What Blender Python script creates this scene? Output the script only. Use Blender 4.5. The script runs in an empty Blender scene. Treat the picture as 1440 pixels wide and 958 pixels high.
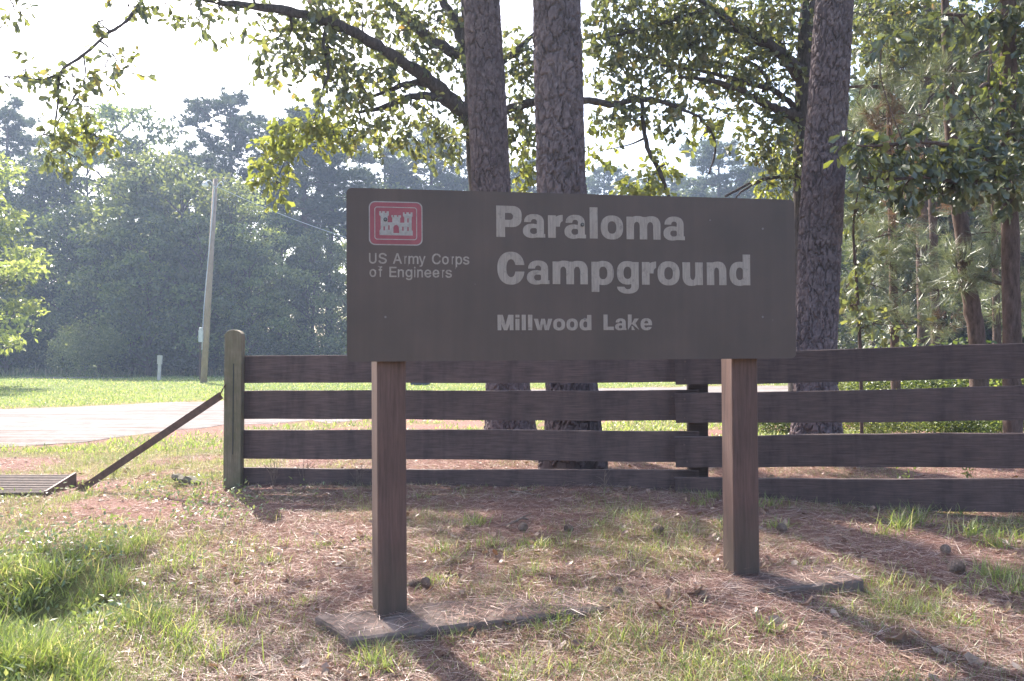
import bpy, math, random, json
import numpy as np
from mathutils import Vector
random.seed(7)
RNG = np.random.default_rng(11)
R = math.radians
SC = bpy.context.scene
COL = SC.collection

# ------------------------------------------------------------------ camera
F_PX, CAM_Z, PITCH = 1150.0, 1.55, math.atan(18 / 1150.0)
cam_d = bpy.data.cameras.new('camera')
cam_d.sensor_width = 36.0
cam_d.lens = 36.0 * F_PX / 1440.0
cam_d.clip_start = 0.05
cam_d.clip_end = 3000.0
cam = bpy.data.objects.new('camera', cam_d)
COL.objects.link(cam)
cam.location = (0, 0, CAM_Z)
cam.rotation_euler = (R(90) + PITCH, 0, 0)
SC.camera = cam

# ------------------------------------------------------------------ sky, sun, exposure
SUN_AZ, SUN_EL = R(-30), R(45)          # azimuth from +Y towards +X
world = bpy.data.worlds.new('World')
SC.world = world
world.use_nodes = True
wn = world.node_tree.nodes
wl = world.node_tree.links
wn.clear()
sky = wn.new('ShaderNodeTexSky')
sky.sky_type = 'NISHITA'
sky.sun_disc = False
sky.sun_elevation = SUN_EL
sky.sun_rotation = SUN_AZ
sky.air_density = 1.0
sky.dust_density = 3.0
sky.ozone_density = 1.0
bg = wn.new('ShaderNodeBackground')
bg.inputs['Strength'].default_value = 0.15
wo = wn.new('ShaderNodeOutputWorld')
wl.new(sky.outputs[0], bg.inputs[0])
wl.new(bg.outputs[0], wo.inputs[0])
sun_d = bpy.data.lights.new('sun', 'SUN')
sun_d.energy = 5.0
sun_d.angle = R(0.9)
sun_d.color = (1.0, 0.94, 0.84)
sun = bpy.data.objects.new('sun', sun_d)
COL.objects.link(sun)
SUN_DIR = Vector((math.sin(SUN_AZ) * math.cos(SUN_EL), math.cos(SUN_AZ) * math.cos(SUN_EL), math.sin(SUN_EL)))
sun.rotation_euler = SUN_DIR.to_track_quat('Z', 'Y').to_euler()
sun.location = SUN_DIR * 60
SC.view_settings.view_transform = 'Standard'
SC.view_settings.look = 'None'
SC.view_settings.exposure = 1.82
SC.view_settings.gamma = 1.0
SC.render.engine = 'CYCLES'
cy = SC.cycles
cy.use_denoising = True
cy.max_bounces = 9
cy.diffuse_bounces = 6
cy.glossy_bounces = 2
cy.transmission_bounces = 4
cy.transparent_max_bounces = 8
cy.volume_bounces = 0
cy.use_adaptive_sampling = True
cy.adaptive_threshold = 0.015


def ray(px, py):
    dx, dz = (px - 720.0) / F_PX, (479.0 - py) / F_PX
    c, s = math.cos(PITCH), math.sin(PITCH)
    return np.array([dx, c - dz * s, s + dz * c])


def at(px, py, d):
    """the point d metres in front of the camera that is seen at pixel (px, py) of the 1440 x 958 photograph"""
    r = ray(px, py)
    return np.array([0, 0, CAM_Z]) + r * (d / r[1])


# ------------------------------------------------------------------ object helpers
def tag(o, label=None, cat=None, group=None, kind=None):
    for k, v in (('label', label), ('category', cat), ('group', group), ('kind', kind)):
        if v:
            o[k] = v
    return o


def empty(name, loc=(0, 0, 0), rz=0.0):
    o = bpy.data.objects.new(name, None)
    o.empty_display_size = 0.2
    COL.objects.link(o)
    o.location = loc
    o.rotation_euler = (0, 0, rz)
    return o


class MB:
    """collects vertex and face arrays and links them as ONE mesh object"""
    def __init__(self):
        self.v, self.f, self.n, self.att = [], [], 0, []

    def add(self, v, f, att=None):
        v = np.asarray(v, float)
        self.v.append(v)
        if isinstance(f, np.ndarray):
            self.f.append(f + self.n)
        else:
            by = {}
            for q in f:
                by.setdefault(len(q), []).append(q)
            for q in by.values():
                self.f.append(np.array(q, int) + self.n)
        self.att.append(np.zeros(len(v)) if att is None else np.broadcast_to(np.asarray(att, float), (len(v),)))
        self.n += len(v)
        return self

    def box(self, cx, cy_, cz, sx, sy, sz):
        x, y, z = sx / 2, sy / 2, sz / 2
        v = [(cx + a * x, cy_ + b * y, cz + c * z) for a in (-1, 1) for b in (-1, 1) for c in (-1, 1)]
        return self.add(v, [(0, 1, 3, 2), (4, 6, 7, 5), (0, 4, 5, 1), (2, 3, 7, 6), (0, 2, 6, 4), (1, 5, 7, 3)])

    def tube(self, pts, rad, n=8, cap=True):
        v, f = tube(pts, rad, n, cap)
        return self.add(v, f)

    def mesh(self, name, attname=None, smooth=False):
        m = bpy.data.meshes.new(name)
        V = np.concatenate(self.v).astype(np.float32)
        m.vertices.add(len(V))
        m.vertices.foreach_set('co', V.ravel())
        tot = np.concatenate([np.full(len(f), f.shape[1]) for f in self.f])
        idx = np.concatenate([f.ravel() for f in self.f]).astype(np.int32)
        m.loops.add(len(idx))
        m.loops.foreach_set('vertex_index', idx)
        m.polygons.add(len(tot))
        st = np.concatenate([[0], np.cumsum(tot)[:-1]]).astype(np.int32)
        m.polygons.foreach_set('loop_start', st)
        m.polygons.foreach_set('use_smooth', np.full(len(tot), bool(smooth)))
        if attname:
            a = m.attributes.new(attname, 'FLOAT', 'POINT')
            a.data.foreach_set('value', np.concatenate(self.att).astype(np.float32))
        m.update(calc_edges=True)
        m.validate()
        return m

    def build(self, name, mat, parent=None, attname=None, smooth=False, bevel=0.0):
        m = self.mesh(name, attname, smooth)
        return obj(name, m, mat, parent, bevel)


def obj(name, m, mat, parent=None, bevel=0.0):
    if not m.materials:
        m.materials.append(mat)
    o = bpy.data.objects.new(name, m)
    COL.objects.link(o)
    if parent is not None:
        o.parent = parent
    if bevel:
        b = o.modifiers.new('bevel', 'BEVEL')
        b.width = bevel
        b.segments = 2
        b.limit_method = 'ANGLE'
    return o


def copy_tree(o, parent=None):
    c = o.copy()
    COL.objects.link(c)
    c.parent = parent
    for ch in list(o.children):
        copy_tree(ch, c)
    return c


def tube(pts, rad, n=8, cap=True):
    P = np.asarray(pts, float)
    rad = np.broadcast_to(np.asarray(rad, float), (len(P),))
    T = np.gradient(P, axis=0)
    T /= np.linalg.norm(T, axis=1)[:, None] + 1e-9
    ref = np.array([0, 0, 1.0]) if abs(T[0, 2]) < 0.9 else np.array([1.0, 0, 0])
    U = np.cross(T, ref)
    U /= np.linalg.norm(U, axis=1)[:, None] + 1e-9
    W = np.cross(T, U)
    a = np.linspace(0, 2 * np.pi, n, endpoint=False)
    V = P[:, None] + rad[:, None, None] * (np.cos(a)[None, :, None] * U[:, None] + np.sin(a)[None, :, None] * W[:, None])
    V = V.reshape(-1, 3)
    k = len(P)
    i, j = np.meshgrid(np.arange(k - 1), np.arange(n), indexing='ij')
    i, j = i.ravel(), j.ravel()
    j2 = (j + 1) % n
    f = [tuple(q) for q in np.stack([i * n + j, i * n + j2, (i + 1) * n + j2, (i + 1) * n + j], 1)]
    if cap:
        f += [tuple(range(n))[::-1], tuple((k - 1) * n + q for q in range(n))]
    return V, f


def smooth_path(pts, k=6):
    """Catmull-Rom through pts (rows may hold a radius too)"""
    P = np.asarray(pts, float)
    P = np.vstack([2 * P[0] - P[1], P, 2 * P[-1] - P[-2]])
    out = []
    for i in range(1, len(P) - 2):
        t = np.linspace(0, 1, k, endpoint=False)[:, None]
        a, b, c, d = P[i - 1], P[i], P[i + 1], P[i + 2]
        out.append(0.5 * (2 * b + (c - a) * t + (2 * a - 5 * b + 4 * c - d) * t ** 2 + (3 * b - a - 3 * c + d) * t ** 3))
    out.append(P[-2][None])
    return np.vstack(out)


def cards(mb, P, A, N, L, W, tv, tf, att=None):
    """many small leaf-like faces: template tv holds (along, across, lift) rows"""
    k = len(P)
    A = A / (np.linalg.norm(A, axis=1)[:, None] + 1e-9)
    B = np.cross(N, A)
    B /= np.linalg.norm(B, axis=1)[:, None] + 1e-9
    N2 = np.cross(A, B)
    L = np.broadcast_to(L, (k,))[:, None, None]
    W = np.broadcast_to(W, (k,))[:, None, None]
    tv = np.asarray(tv, float)
    V = P[:, None] + L * tv[None, :, 0:1] * A[:, None] + W * tv[None, :, 1:2] * B[:, None] + L * tv[None, :, 2:3] * N2[:, None]
    off = (np.arange(k) * len(tv))
    first = True
    V = V.reshape(-1, 3)
    by = {}
    for q in tf:
        by.setdefault(len(q), []).append(q)
    base = mb.n
    mb.v.append(V)
    for q in by.values():
        q = np.array(q, int)
        mb.f.append((off[:, None, None] + q[None]).reshape(-1, q.shape[1]) + base)
    mb.att.append(np.zeros(len(V)) if att is None else np.repeat(att, len(tv)))
    mb.n += len(V)


def rnd_dirs(n, zbias=0.0, rng=RNG):
    d = rng.normal(size=(n, 3))
    d[:, 2] += zbias
    return d / (np.linalg.norm(d, axis=1)[:, None] + 1e-9)


OAK_V = [(0, 0, 0), (.22, .30, .05), (.45, .34, .06), (.72, .5, .03), (1, 0, -.08), (.72, -.5, .03), (.45, -.34, .06), (.22, -.30, .05), (.5, 0, -.02)]
OAK_F = [(0, 1, 8), (1, 2, 8), (2, 3, 8), (3, 4, 8), (4, 5, 8), (5, 6, 8), (6, 7, 8), (7, 0, 8)]
LANCE_V = [(0, 0, 0), (.4, .5, .04), (1, 0, -.1), (.4, -.5, .04)]
LANCE_F = [(0, 1, 2), (0, 2, 3)]
BLADE_V = [(0, .5, 0), (0, -.5, 0), (.55, .38, .10), (.55, -.38, .10), (1, 0, .38)]
BLADE_F = [(0, 1, 3, 2), (2, 3, 4)]
NEEDLE_V = [(0, .5, 0), (0, -.5, 0), (1, 0, .0)]
NEEDLE_F = [(0, 1, 2)]


# ------------------------------------------------------------------ materials
def mat_new(name):
    m = bpy.data.materials.new(name)
    m.use_nodes = True
    nt = m.node_tree
    nt.nodes.clear()
    out = nt.nodes.new('ShaderNodeOutputMaterial')
    return m, nt, out


def nd(nt, typ, **kw):
    n = nt.nodes.new(typ)
    for k, v in kw.items():
        if k in n.inputs.keys():
            n.inputs[k].default_value = v
        else:
            setattr(n, k, v)
    return n


def ramp(nt, fac, stops, interp='LINEAR'):
    r = nt.nodes.new('ShaderNodeValToRGB')
    r.color_ramp.interpolation = interp
    el = r.color_ramp.elements
    while len(el) < len(stops):
        el.new(0.5)
    for e, (p, c) in zip(el, stops):
        e.position = p
        e.color = (*c, 1)
    nt.links.new(fac, r.inputs[0])
    return r.outputs[0]


def coords(nt, scale=(1, 1, 1), space='Object'):
    tc = nt.nodes.new('ShaderNodeTexCoord')
    mp = nt.nodes.new('ShaderNodeMapping')
    mp.inputs['Scale'].default_value = scale
    nt.links.new(tc.outputs[space], mp.inputs[0])
    return mp.outputs[0]


def noise(nt, vec, scale, detail=4.0, rough=0.6):
    n = nd(nt, 'ShaderNodeTexNoise', Scale=scale, Detail=detail, Roughness=rough)
    nt.links.new(vec, n.inputs['Vector'])
    return n.outputs['Fac']


def mixc(nt, fac, a, b, mode='MIX'):
    n = nt.nodes.new('ShaderNodeMix')
    n.data_type = 'RGBA'
    n.blend_type = mode
    for sock, val in ((n.inputs[0], fac), (n.inputs[6], a), (n.inputs[7], b)):
        if isinstance(val, (int, float)):
            sock.default_value = val
        elif isinstance(val, tuple):
            sock.default_value = (*val, 1)
        else:
            nt.links.new(val, sock)
    return n.outputs[2]


def principled(nt, out, color, rough=0.8, bump=None, bump_d=0.02, bump_s=0.5, spec=0.3, metal=0.0):
    p = nt.nodes.new('ShaderNodeBsdfPrincipled')
    if isinstance(color, tuple):
        p.inputs['Base Color'].default_value = (*color, 1)
    else:
        nt.links.new(color, p.inputs['Base Color'])
    p.inputs['Roughness'].default_value = rough
    p.inputs['Specular IOR Level'].default_value = spec
    p.inputs['Metallic'].default_value = metal
    if bump is not None:
        b = nt.nodes.new('ShaderNodeBump')
        b.inputs['Strength'].default_value = bump_s
        b.inputs['Distance'].default_value = bump_d
        nt.links.new(bump, b.inputs['Height'])
        nt.links.new(b.outputs[0], p.inputs['Normal'])
    nt.links.new(p.outputs[0], out.inputs[0])
    return p


def leaf_mat(name, stops, trans=0.45, gloss=0.06, rough=0.4, tint=(1.22, 1.22, 0.7), tone=False):
    m, nt, out = mat_new(name)
    geo = nt.nodes.new('ShaderNodeNewGeometry')
    oi = nt.nodes.new('ShaderNodeObjectInfo')
    c = ramp(nt, geo.outputs['Random Per Island'], stops)
    hs = nd(nt, 'ShaderNodeHueSaturation')
    mr = nt.nodes.new('ShaderNodeMapRange')
    mr.inputs['To Min'].default_value = 0.8
    mr.inputs['To Max'].default_value = 1.2
    nt.links.new(oi.outputs['Random'], mr.inputs['Value'])
    nt.links.new(mr.outputs[0], hs.inputs['Value'])
    nt.links.new(c, hs.inputs['Color'])
    c = hs.outputs[0]
    if tone:
        at_ = nd(nt, 'ShaderNodeAttribute', attribute_name='tone')
        c = mixc(nt, 1.0, c, at_.outputs['Color'], 'MULTIPLY')
    dif = nt.nodes.new('ShaderNodeBsdfDiffuse')
    tr = nt.nodes.new('ShaderNodeBsdfTranslucent')
    nt.links.new(c, dif.inputs[0])
    nt.links.new(mixc(nt, 1.0, c, tint, 'MULTIPLY'), tr.inputs[0])
    mx = nt.nodes.new('ShaderNodeMixShader')
    mx.inputs[0].default_value = trans
    nt.links.new(dif.outputs[0], mx.inputs[1])
    nt.links.new(tr.outputs[0], mx.inputs[2])
    gl = nt.nodes.new('ShaderNodeBsdfGlossy')
    gl.inputs['Roughness'].default_value = rough
    m2 = nt.nodes.new('ShaderNodeMixShader')
    m2.inputs[0].default_value = gloss
    nt.links.new(mx.outputs[0], m2.inputs[1])
    nt.links.new(gl.outputs[0], m2.inputs[2])
    nt.links.new(m2.outputs[0], out.inputs[0])
    return m


def wood_mat(name, dark, light, axis_scale, grain=1.0, moss=None, rough=0.8, stain=False, soil=False):
    m, nt, out = mat_new(name)
    v = coords(nt, axis_scale)
    n1 = noise(nt, v, 9 * grain, 6, 0.65)
    n2 = noise(nt, coords(nt), 1.7, 4, 0.6)
    oi = nt.nodes.new('ShaderNodeObjectInfo')
    c = ramp(nt, n1, [(0.3, dark), (0.7, light)])
    c = mixc(nt, 0.55, c, ramp(nt, n2, [(0.3, (0.55, 0.55, 0.55)), (0.75, (1.25, 1.2, 1.15))]), 'MULTIPLY')
    hs = nd(nt, 'ShaderNodeHueSaturation')
    mr = nt.nodes.new('ShaderNodeMapRange')
    mr.inputs['To Min'].default_value = 0.82
    mr.inputs['To Max'].default_value = 1.2
    nt.links.new(oi.outputs['Random'], mr.inputs['Value'])
    nt.links.new(mr.outputs[0], hs.inputs['Value'])
    nt.links.new(c, hs.inputs['Color'])
    c = hs.outputs[0]
    if soil:
        sx = nt.nodes.new('ShaderNodeSeparateXYZ')
        nt.links.new(coords(nt), sx.inputs[0])
        ad = nd(nt, 'ShaderNodeMath', operation='MULTIPLY_ADD')
        nt.links.new(noise(nt, coords(nt, (1, 1, .35)), 14, 5, .7), ad.inputs[0])
        ad.inputs[1].default_value = -.5
        nt.links.new(sx.outputs[2], ad.inputs[2])
        c = mixc(nt, ramp(nt, ad.outputs[0], [(-0.0, (.6, .6, .6)), (0.26, (0, 0, 0))]), c, (.08, .063, .048))
        c = mixc(nt, 0.7, c, ramp(nt, noise(nt, coords(nt, (3, 3, .35)), 3.5, 5, .7), [(0.35, (.7, .7, .72)), (0.5, (1, 1, 1)), (0.7, (1.2, 1.12, 1.08))]), 'MULTIPLY')
    if stain:
        c = mixc(nt, 0.8, c, ramp(nt, noise(nt, coords(nt, (2.2, 1, .5)), 2.2, 5, .65), [(0.36, (.62, .62, .66)), (0.5, (1, 1, 1)), (0.68, (1.2, 1.16, 1.12))]), 'MULTIPLY')
    if moss:
        c = mixc(nt, ramp(nt, noise(nt, coords(nt), 5, 6, 0.7), [(0.38, (0, 0, 0)), (0.62, (0.85, 0.85, 0.85))]), c, moss)
    principled(nt, out, c, rough, n1, 0.004, 0.6)
    return m


M = {}
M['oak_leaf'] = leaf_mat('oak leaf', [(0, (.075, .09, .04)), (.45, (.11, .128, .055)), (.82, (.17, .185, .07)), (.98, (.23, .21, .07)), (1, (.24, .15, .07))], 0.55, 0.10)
M['yellow_leaf'] = leaf_mat('sunlit oak leaf', [(0, (.14, .165, .045)), (.5, (.2, .225, .062)), (1, (.27, .27, .08))], 0.55, 0.06)  # yellower, paler copy of the oak leaf with sunlight put into its colour
M['big_leaf'] = leaf_mat('broad glossy leaf', [(0, (.055, .068, .032)), (.6, (.08, .098, .042)), (1, (.14, .15, .05))], 0.4, 0.09, 0.42)
M['shade_leaf'] = leaf_mat('shaded leaf', [(0, (.035, .05, .02)), (.7, (.06, .078, .03)), (1, (.11, .125, .045))], 0.35, 0.07)  # dark leaf colour with the shade of the wood put in
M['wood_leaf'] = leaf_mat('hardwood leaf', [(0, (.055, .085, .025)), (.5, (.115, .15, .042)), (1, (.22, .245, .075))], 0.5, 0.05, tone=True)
M['deep_leaf'] = leaf_mat('deep shade leaf', [(0, (.035, .05, .018)), (.6, (.06, .08, .026)), (1, (.11, .125, .04))], 0.35, 0.05, tone=True)  # darker copy of the hardwood leaf, shade of the right wood put into colour
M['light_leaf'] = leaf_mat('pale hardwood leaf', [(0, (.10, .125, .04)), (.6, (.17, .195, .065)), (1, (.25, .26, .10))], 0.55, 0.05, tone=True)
M['needle'] = leaf_mat('pine needle', [(0, (.04, .062, .03)), (.6, (.065, .09, .04)), (1, (.10, .12, .05))], 0.3, 0.06)
M['long_needle'] = leaf_mat('long pine needle', [(0, (.10, .125, .075)), (.6, (.14, .165, .10)), (.93, (.2, .215, .135)), (1, (.27, .2, .13))], 0.4, 0.12)
M['dead_needle'] = leaf_mat('dead pine needle', [(0, (.15, .10, .065)), (1, (.25, .17, .11))], 0.35, 0.05, tint=(1.1, 0.95, 0.7))
M['grass'] = leaf_mat('grass blade', [(0, (.14, .185, .05)), (.5, (.22, .27, .085)), (.8, (.27, .30, .10)), (.9, (.42, .36, .2)), (1, (.52, .44, .28))], 0.45, 0.04, tint=(1.15, 1.2, 0.72))
M['light_weed'] = leaf_mat('pale ground cover leaf', [(0, (.13, .18, .06)), (.7, (.2, .25, .09)), (1, (.32, .33, .16))], 0.4, 0.1)
M['dry_grass'] = leaf_mat('thin dry grass', [(0, (.15, .19, .07)), (.55, (.23, .26, .11)), (.75, (.36, .31, .18)), (1, (.5, .4, .27))], 0.35, 0.04, tint=(1.1, 1.1, 0.7))
M['straw'] = leaf_mat('fallen pine needle', [(0, (.11, .052, .042)), (.45, (.245, .135, .105)), (.82, (.42, .29, .235)), (1, (.62, .51, .44))], 0.12, 0.05, tint=(1, 1, 1))
M['dead_leaf'] = leaf_mat('dead leaf', [(0, (.15, .08, .05)), (.55, (.27, .17, .12)), (1, (.42, .33, .27))], 0.2, 0.05, tint=(1.1, 1.0, 0.8))

m, nt, out = mat_new('bark of pine')
v = coords(nt)
att = nd(nt, 'ShaderNodeAttribute', attribute_name='crack')
n1 = noise(nt, v, 14, 6, 0.7)
n2 = noise(nt, v, 2.2, 4, 0.6)
plate = ramp(nt, n1, [(0.25, (.092, .071, .072)), (0.55, (.15, .12, .124)), (0.8, (.25, .21, .214))])
plate = mixc(nt, 0.5, plate, ramp(nt, n2, [(0.34, (.62, .58, .62)), (0.66, (1.32, 1.2, 1.16))]), 'MULTIPLY')
c = mixc(nt, att.outputs['Fac'], plate, (.06, .045, .042))
principled(nt, out, c, 0.9, n1, 0.006, 0.7, 0.15)
M['pine_bark'] = m
m, nt, out = mat_new('bark of oak')
v = coords(nt, (1, 1, .25))
n1 = noise(nt, v, 30, 6, 0.7)
principled(nt, out, ramp(nt, n1, [(0.3, (.035, .028, .026)), (0.7, (.12, .10, .095))]), 0.95, n1, 0.01, 0.8, 0.1)
M['oak_bark'] = m
m, nt, out = mat_new('dark bark')
v = coords(nt, (1, 1, .3))
n1 = noise(nt, v, 22, 6, 0.7)
principled(nt, out, ramp(nt, n1, [(0.3, (.05, .034, .028)), (0.7, (.15, .105, .09))]), 0.95, n1, 0.012, 0.8, 0.1)
M['dark_bark'] = m

M['plank'] = wood_mat('stained plank', (.062, .042, .040), (.128, .086, .080), (0.35, 3, 6), 1.6, stain=True)
M['mossy_post'] = wood_mat('mossy post wood', (.12, .095, .065), (.23, .19, .135), (5, 5, .4), 1.4, (.13, .118, .07))
M['sign_post'] = wood_mat('brown painted post', (.09, .053, .046), (.15, .09, .078), (6, 6, .3), 1.6, soil=True)
M['pole_wood'] = wood_mat('grey pole wood', (.20, .15, .11), (.36, .28, .22), (8, 8, .4), 1.0)
M['marker'] = wood_mat('pale weathered marker', (.4, .38, .34), (.58, .55, .5), (6, 6, .5), 1.2)

m, nt, out = mat_new('brown sign paint')
v = coords(nt)
n1 = noise(nt, v, 2.4, 4, 0.55)
st = noise(nt, coords(nt, (6, 1, .35)), 3, 5, 0.6)
fine = noise(nt, v, 60, 3, 0.6)
c = ramp(nt, n1, [(0.3, (.066, .046, .040)), (0.7, (.090, .061, .053))])
c = mixc(nt, 0.5, c, ramp(nt, st, [(0.3, (.85, .85, .86)), (0.7, (1.14, 1.12, 1.1))]), 'MULTIPLY')
vo = nd(nt, 'ShaderNodeTexVoronoi', Scale=7.0)
nt.links.new(v, vo.inputs['Vector'])
spk = ramp(nt, vo.outputs['Distance'], [(0.012, (.6, .6, .6)), (0.035, (0, 0, 0))])
c = mixc(nt, spk, c, (.17, .145, .14))
principled(nt, out, c, 0.55, fine, 0.001, 0.3, 0.35)
M['sign_brown'] = m
m, nt, out = mat_new('faded white letter vinyl')
st = noise(nt, coords(nt, (9, 1, .8)), 14, 5, 0.65)
wear = noise(nt, coords(nt), 26, 5, 0.7)
c = ramp(nt, st, [(0.25, (.205, .165, .148)), (0.5, (.275, .225, .2)), (0.8, (.355, .30, .27))])
c = mixc(nt, ramp(nt, wear, [(0.56, (0, 0, 0)), (0.72, (.75, .75, .75))]), c, (.15, .12, .11))
principled(nt, out, c, 0.6, st, 0.001, 0.3, 0.3)
M['letter'] = m
m, nt, out = mat_new('pale emblem vinyl')
wear = noise(nt, coords(nt), 34, 5, 0.7)
principled(nt, out, ramp(nt, wear, [(0.3, (.22, .195, .19)), (0.7, (.34, .31, .30))]), 0.6)
M['emblem_white'] = m
m, nt, out = mat_new('faded red emblem vinyl')
wear = noise(nt, coords(nt), 12, 5, 0.7)
principled(nt, out, ramp(nt, wear, [(0.3, (.21, .05, .066)), (0.7, (.29, .08, .095))]), 0.55)
M['emblem_red'] = m
m, nt, out = mat_new('rusty steel')
n1 = noise(nt, coords(nt), 18, 6, 0.7)
principled(nt, out, ramp(nt, n1, [(0.3, (.055, .035, .03)), (0.7, (.14, .085, .065))]), 0.75, n1, 0.002, 0.5, 0.4)
M['rust'] = m
m, nt, out = mat_new('galvanised metal')
n1 = noise(nt, coords(nt), 9, 4, 0.6)
principled(nt, out, ramp(nt, n1, [(0.3, (.38, .40, .42)), (0.7, (.55, .57, .6))]), 0.5, None, spec=0.5)
M['galv'] = m
m, nt, out = mat_new('dull bolt')
principled(nt, out, (.17, .145, .14), 0.6)
M['bolt'] = m
m, nt, out = mat_new('lamp glass')
principled(nt, out, (.75, .76, .78), 0.25, None, spec=0.6)
M['lamp_glass'] = m
m, nt, out = mat_new('old concrete')
n1 = noise(nt, coords(nt), 7, 7, 0.7)
n2 = noise(nt, coords(nt), 60, 4, 0.7)
c = ramp(nt, n1, [(0.3, (.085, .062, .054)), (0.7, (.21, .165, .148))])
principled(nt, out, c, 0.95, n2, 0.006, 0.8, 0.1)
M['concrete'] = m
m, nt, out = mat_new('pine cone scale')
n1 = noise(nt, coords(nt), 40, 3, 0.6)
principled(nt, out, ramp(nt, n1, [(0.3, (.11, .075, .06)), (0.7, (.26, .19, .155))]), 0.9)
M['cone'] = m
m, nt, out = mat_new('weathered stick')
n1 = noise(nt, coords(nt), 25, 5, 0.6)
principled(nt, out, ramp(nt, n1, [(0.3, (.10, .07, .055)), (0.7, (.27, .2, .16))]), 0.9, n1, 0.004, 0.5)
M['stick'] = m
m, nt, out = mat_new('grey green lichen wood')
n1 = noise(nt, coords(nt), 12, 6, 0.65)
principled(nt, out, ramp(nt, n1, [(0.3, (.075, .065, .045)), (0.7, (.19, .17, .13))]), 0.95, n1, 0.01, 0.6)
M['block'] = m
m, nt, out = mat_new('dark steel cabinet')
principled(nt, out, (.035, .04, .045), 0.6)
M['cabinet'] = m

# ------------------------------------------------------------------ terrain
CTRL = np.array([
    (0, 0, 0), (-3, 0, 0), (3, 0, .06), (-.6, 4.45, .115), (1.3, 4.95, .25), (-2.7, 8.2, .21), (1.55, 7.5, .27), (4.3, 6.8, .23),
    (-.85, 3.95, .05), (.3, 4.05, .135), (.3, 4.5, .195), (1.9, 4.45, .19), (1.75, 4.72, .225), (1.6, 4.5, .20), (2.3, 4.7, .215), (.85, 4.33, .245), (1.15, 4.45, .262), (.65, 4.5, .222), (-1.3, 4.3, .05),
    (6.5, 6.2, .24), (.9, 8.8, .29), (0, 10.6, .29), (-5, 8.3, .08), (-6, 10, .06), (-9, 12, .03), (-9, 8, .04), (-4, 4, .0),
    (-3, 5.8, .07), (0, 14, .17), (5, 10, .3), (6, 14, .22), (-5, 14, .04), (-9, 22, 0), (0, 20, .04), (8, 20, .05),
    (12, 12, .25), (12, 6, .25), (-12, 5, 0), (12, 0, .1), (-12, 0, 0), (0, -8, 0), (20, 20, .05), (-20, 20, 0), (0, 30, 0),
    (30, 30, 0), (-30, 30, 0), (25, 0, .05), (-25, 0, 0), (-1.2, 6.2, .17), (1, 6.2, .26), (0, 2.5, .03), (2, 2.6, .1)], float)


def _tps(r2):
    return r2 * np.log(r2 + 1e-9)


_n = len(CTRL)
_A = np.zeros((_n + 3, _n + 3))
_d2 = ((CTRL[:, None, :2] - CTRL[None, :, :2]) ** 2).sum(-1)
_A[:_n, :_n] = _tps(_d2) + np.eye(_n) * 0.02
_A[:_n, _n] = _A[_n, :_n] = 1
_A[:_n, _n + 1:] = CTRL[:, :2]
_A[_n + 1:, :_n] = CTRL[:, :2].T
_W = np.linalg.solve(_A, np.concatenate([CTRL[:, 2], np.zeros(3)]))


def sstep(a, b, x):
    t = np.clip((x - a) / (b - a), 0, 1)
    return t * t * (3 - 2 * t)


_NG = np.random.default_rng(3).random((256, 256))


def vnoise(x, y):
    """smooth value noise, one cell per unit"""
    xi, yi = np.floor(x).astype(int), np.floor(y).astype(int)
    fx, fy = x - xi, y - yi
    fx, fy = fx * fx * (3 - 2 * fx), fy * fy * (3 - 2 * fy)
    g = lambda a, b: _NG[a % 256, b % 256]
    return (g(xi, yi) * (1 - fx) + g(xi + 1, yi) * fx) * (1 - fy) + (g(xi, yi + 1) * (1 - fx) + g(xi + 1, yi + 1) * fx) * fy


def fbm(x, y, o=4):
    s, a, t = 0, 1, 0
    for i in range(o):
        s = s + a * vnoise(x * 2 ** i + 17.3 * i, y * 2 ** i + 5.1 * i)
        t += a
        a *= 0.5
    return s / t


DITCH = (-3.05, 5.05)


def gz(x, y):
    """ground height"""
    x, y = np.atleast_1d(np.asarray(x, float)), np.atleast_1d(np.asarray(y, float))
    sh = x.shape
    x, y = x.ravel(), y.ravel()
    out = np.zeros(len(x))
    near = np.hypot(x, y) < 46
    if near.any():
        X, Y = x[near], y[near]
        h = np.full(len(X), _W[_n])
        h = h + _W[_n + 1] * X + _W[_n + 2] * Y
        for i in range(_n):
            h = h + _W[i] * _tps((X - CTRL[i, 0]) ** 2 + (Y - CTRL[i, 1]) ** 2)
        h = h * sstep(42, 26, np.hypot(X, Y))
        bumps = sstep(16, 9, np.hypot(X, Y - 6))
        h = h + bumps * (0.05 * (fbm(X * 1.3, Y * 1.3) - .5) + 0.022 * (fbm(X * 7 + 40, Y * 7, 3) - .5))
        h = h - 0.22 * sstep(-4.78, -4.98, X + .18 * (8.4 - Y)) * sstep(8.4, 8.52, Y) * sstep(9.45, 9.3, Y)
        h = h - 0.30 * np.exp(-(((X - DITCH[0]) / .55) ** 2 + ((Y - DITCH[1]) / .40) ** 2))
        out[near] = h
    return out.reshape(sh)


def gz1(x, y):
    return float(gz(np.array([x]), np.array([y]))[0])


def ground_at(px, py):
    """where the pixel's line of sight meets the ground"""
    r = ray(px, py)
    t = np.linspace(2.5, 90, 6000)
    X, Y, Z = r[0] * t, r[1] * t, CAM_Z + r[2] * t
    g = gz(X, Y)
    i = int(np.argmax(Z <= g))
    return np.array([X[i], Y[i], g[i]])


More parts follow.
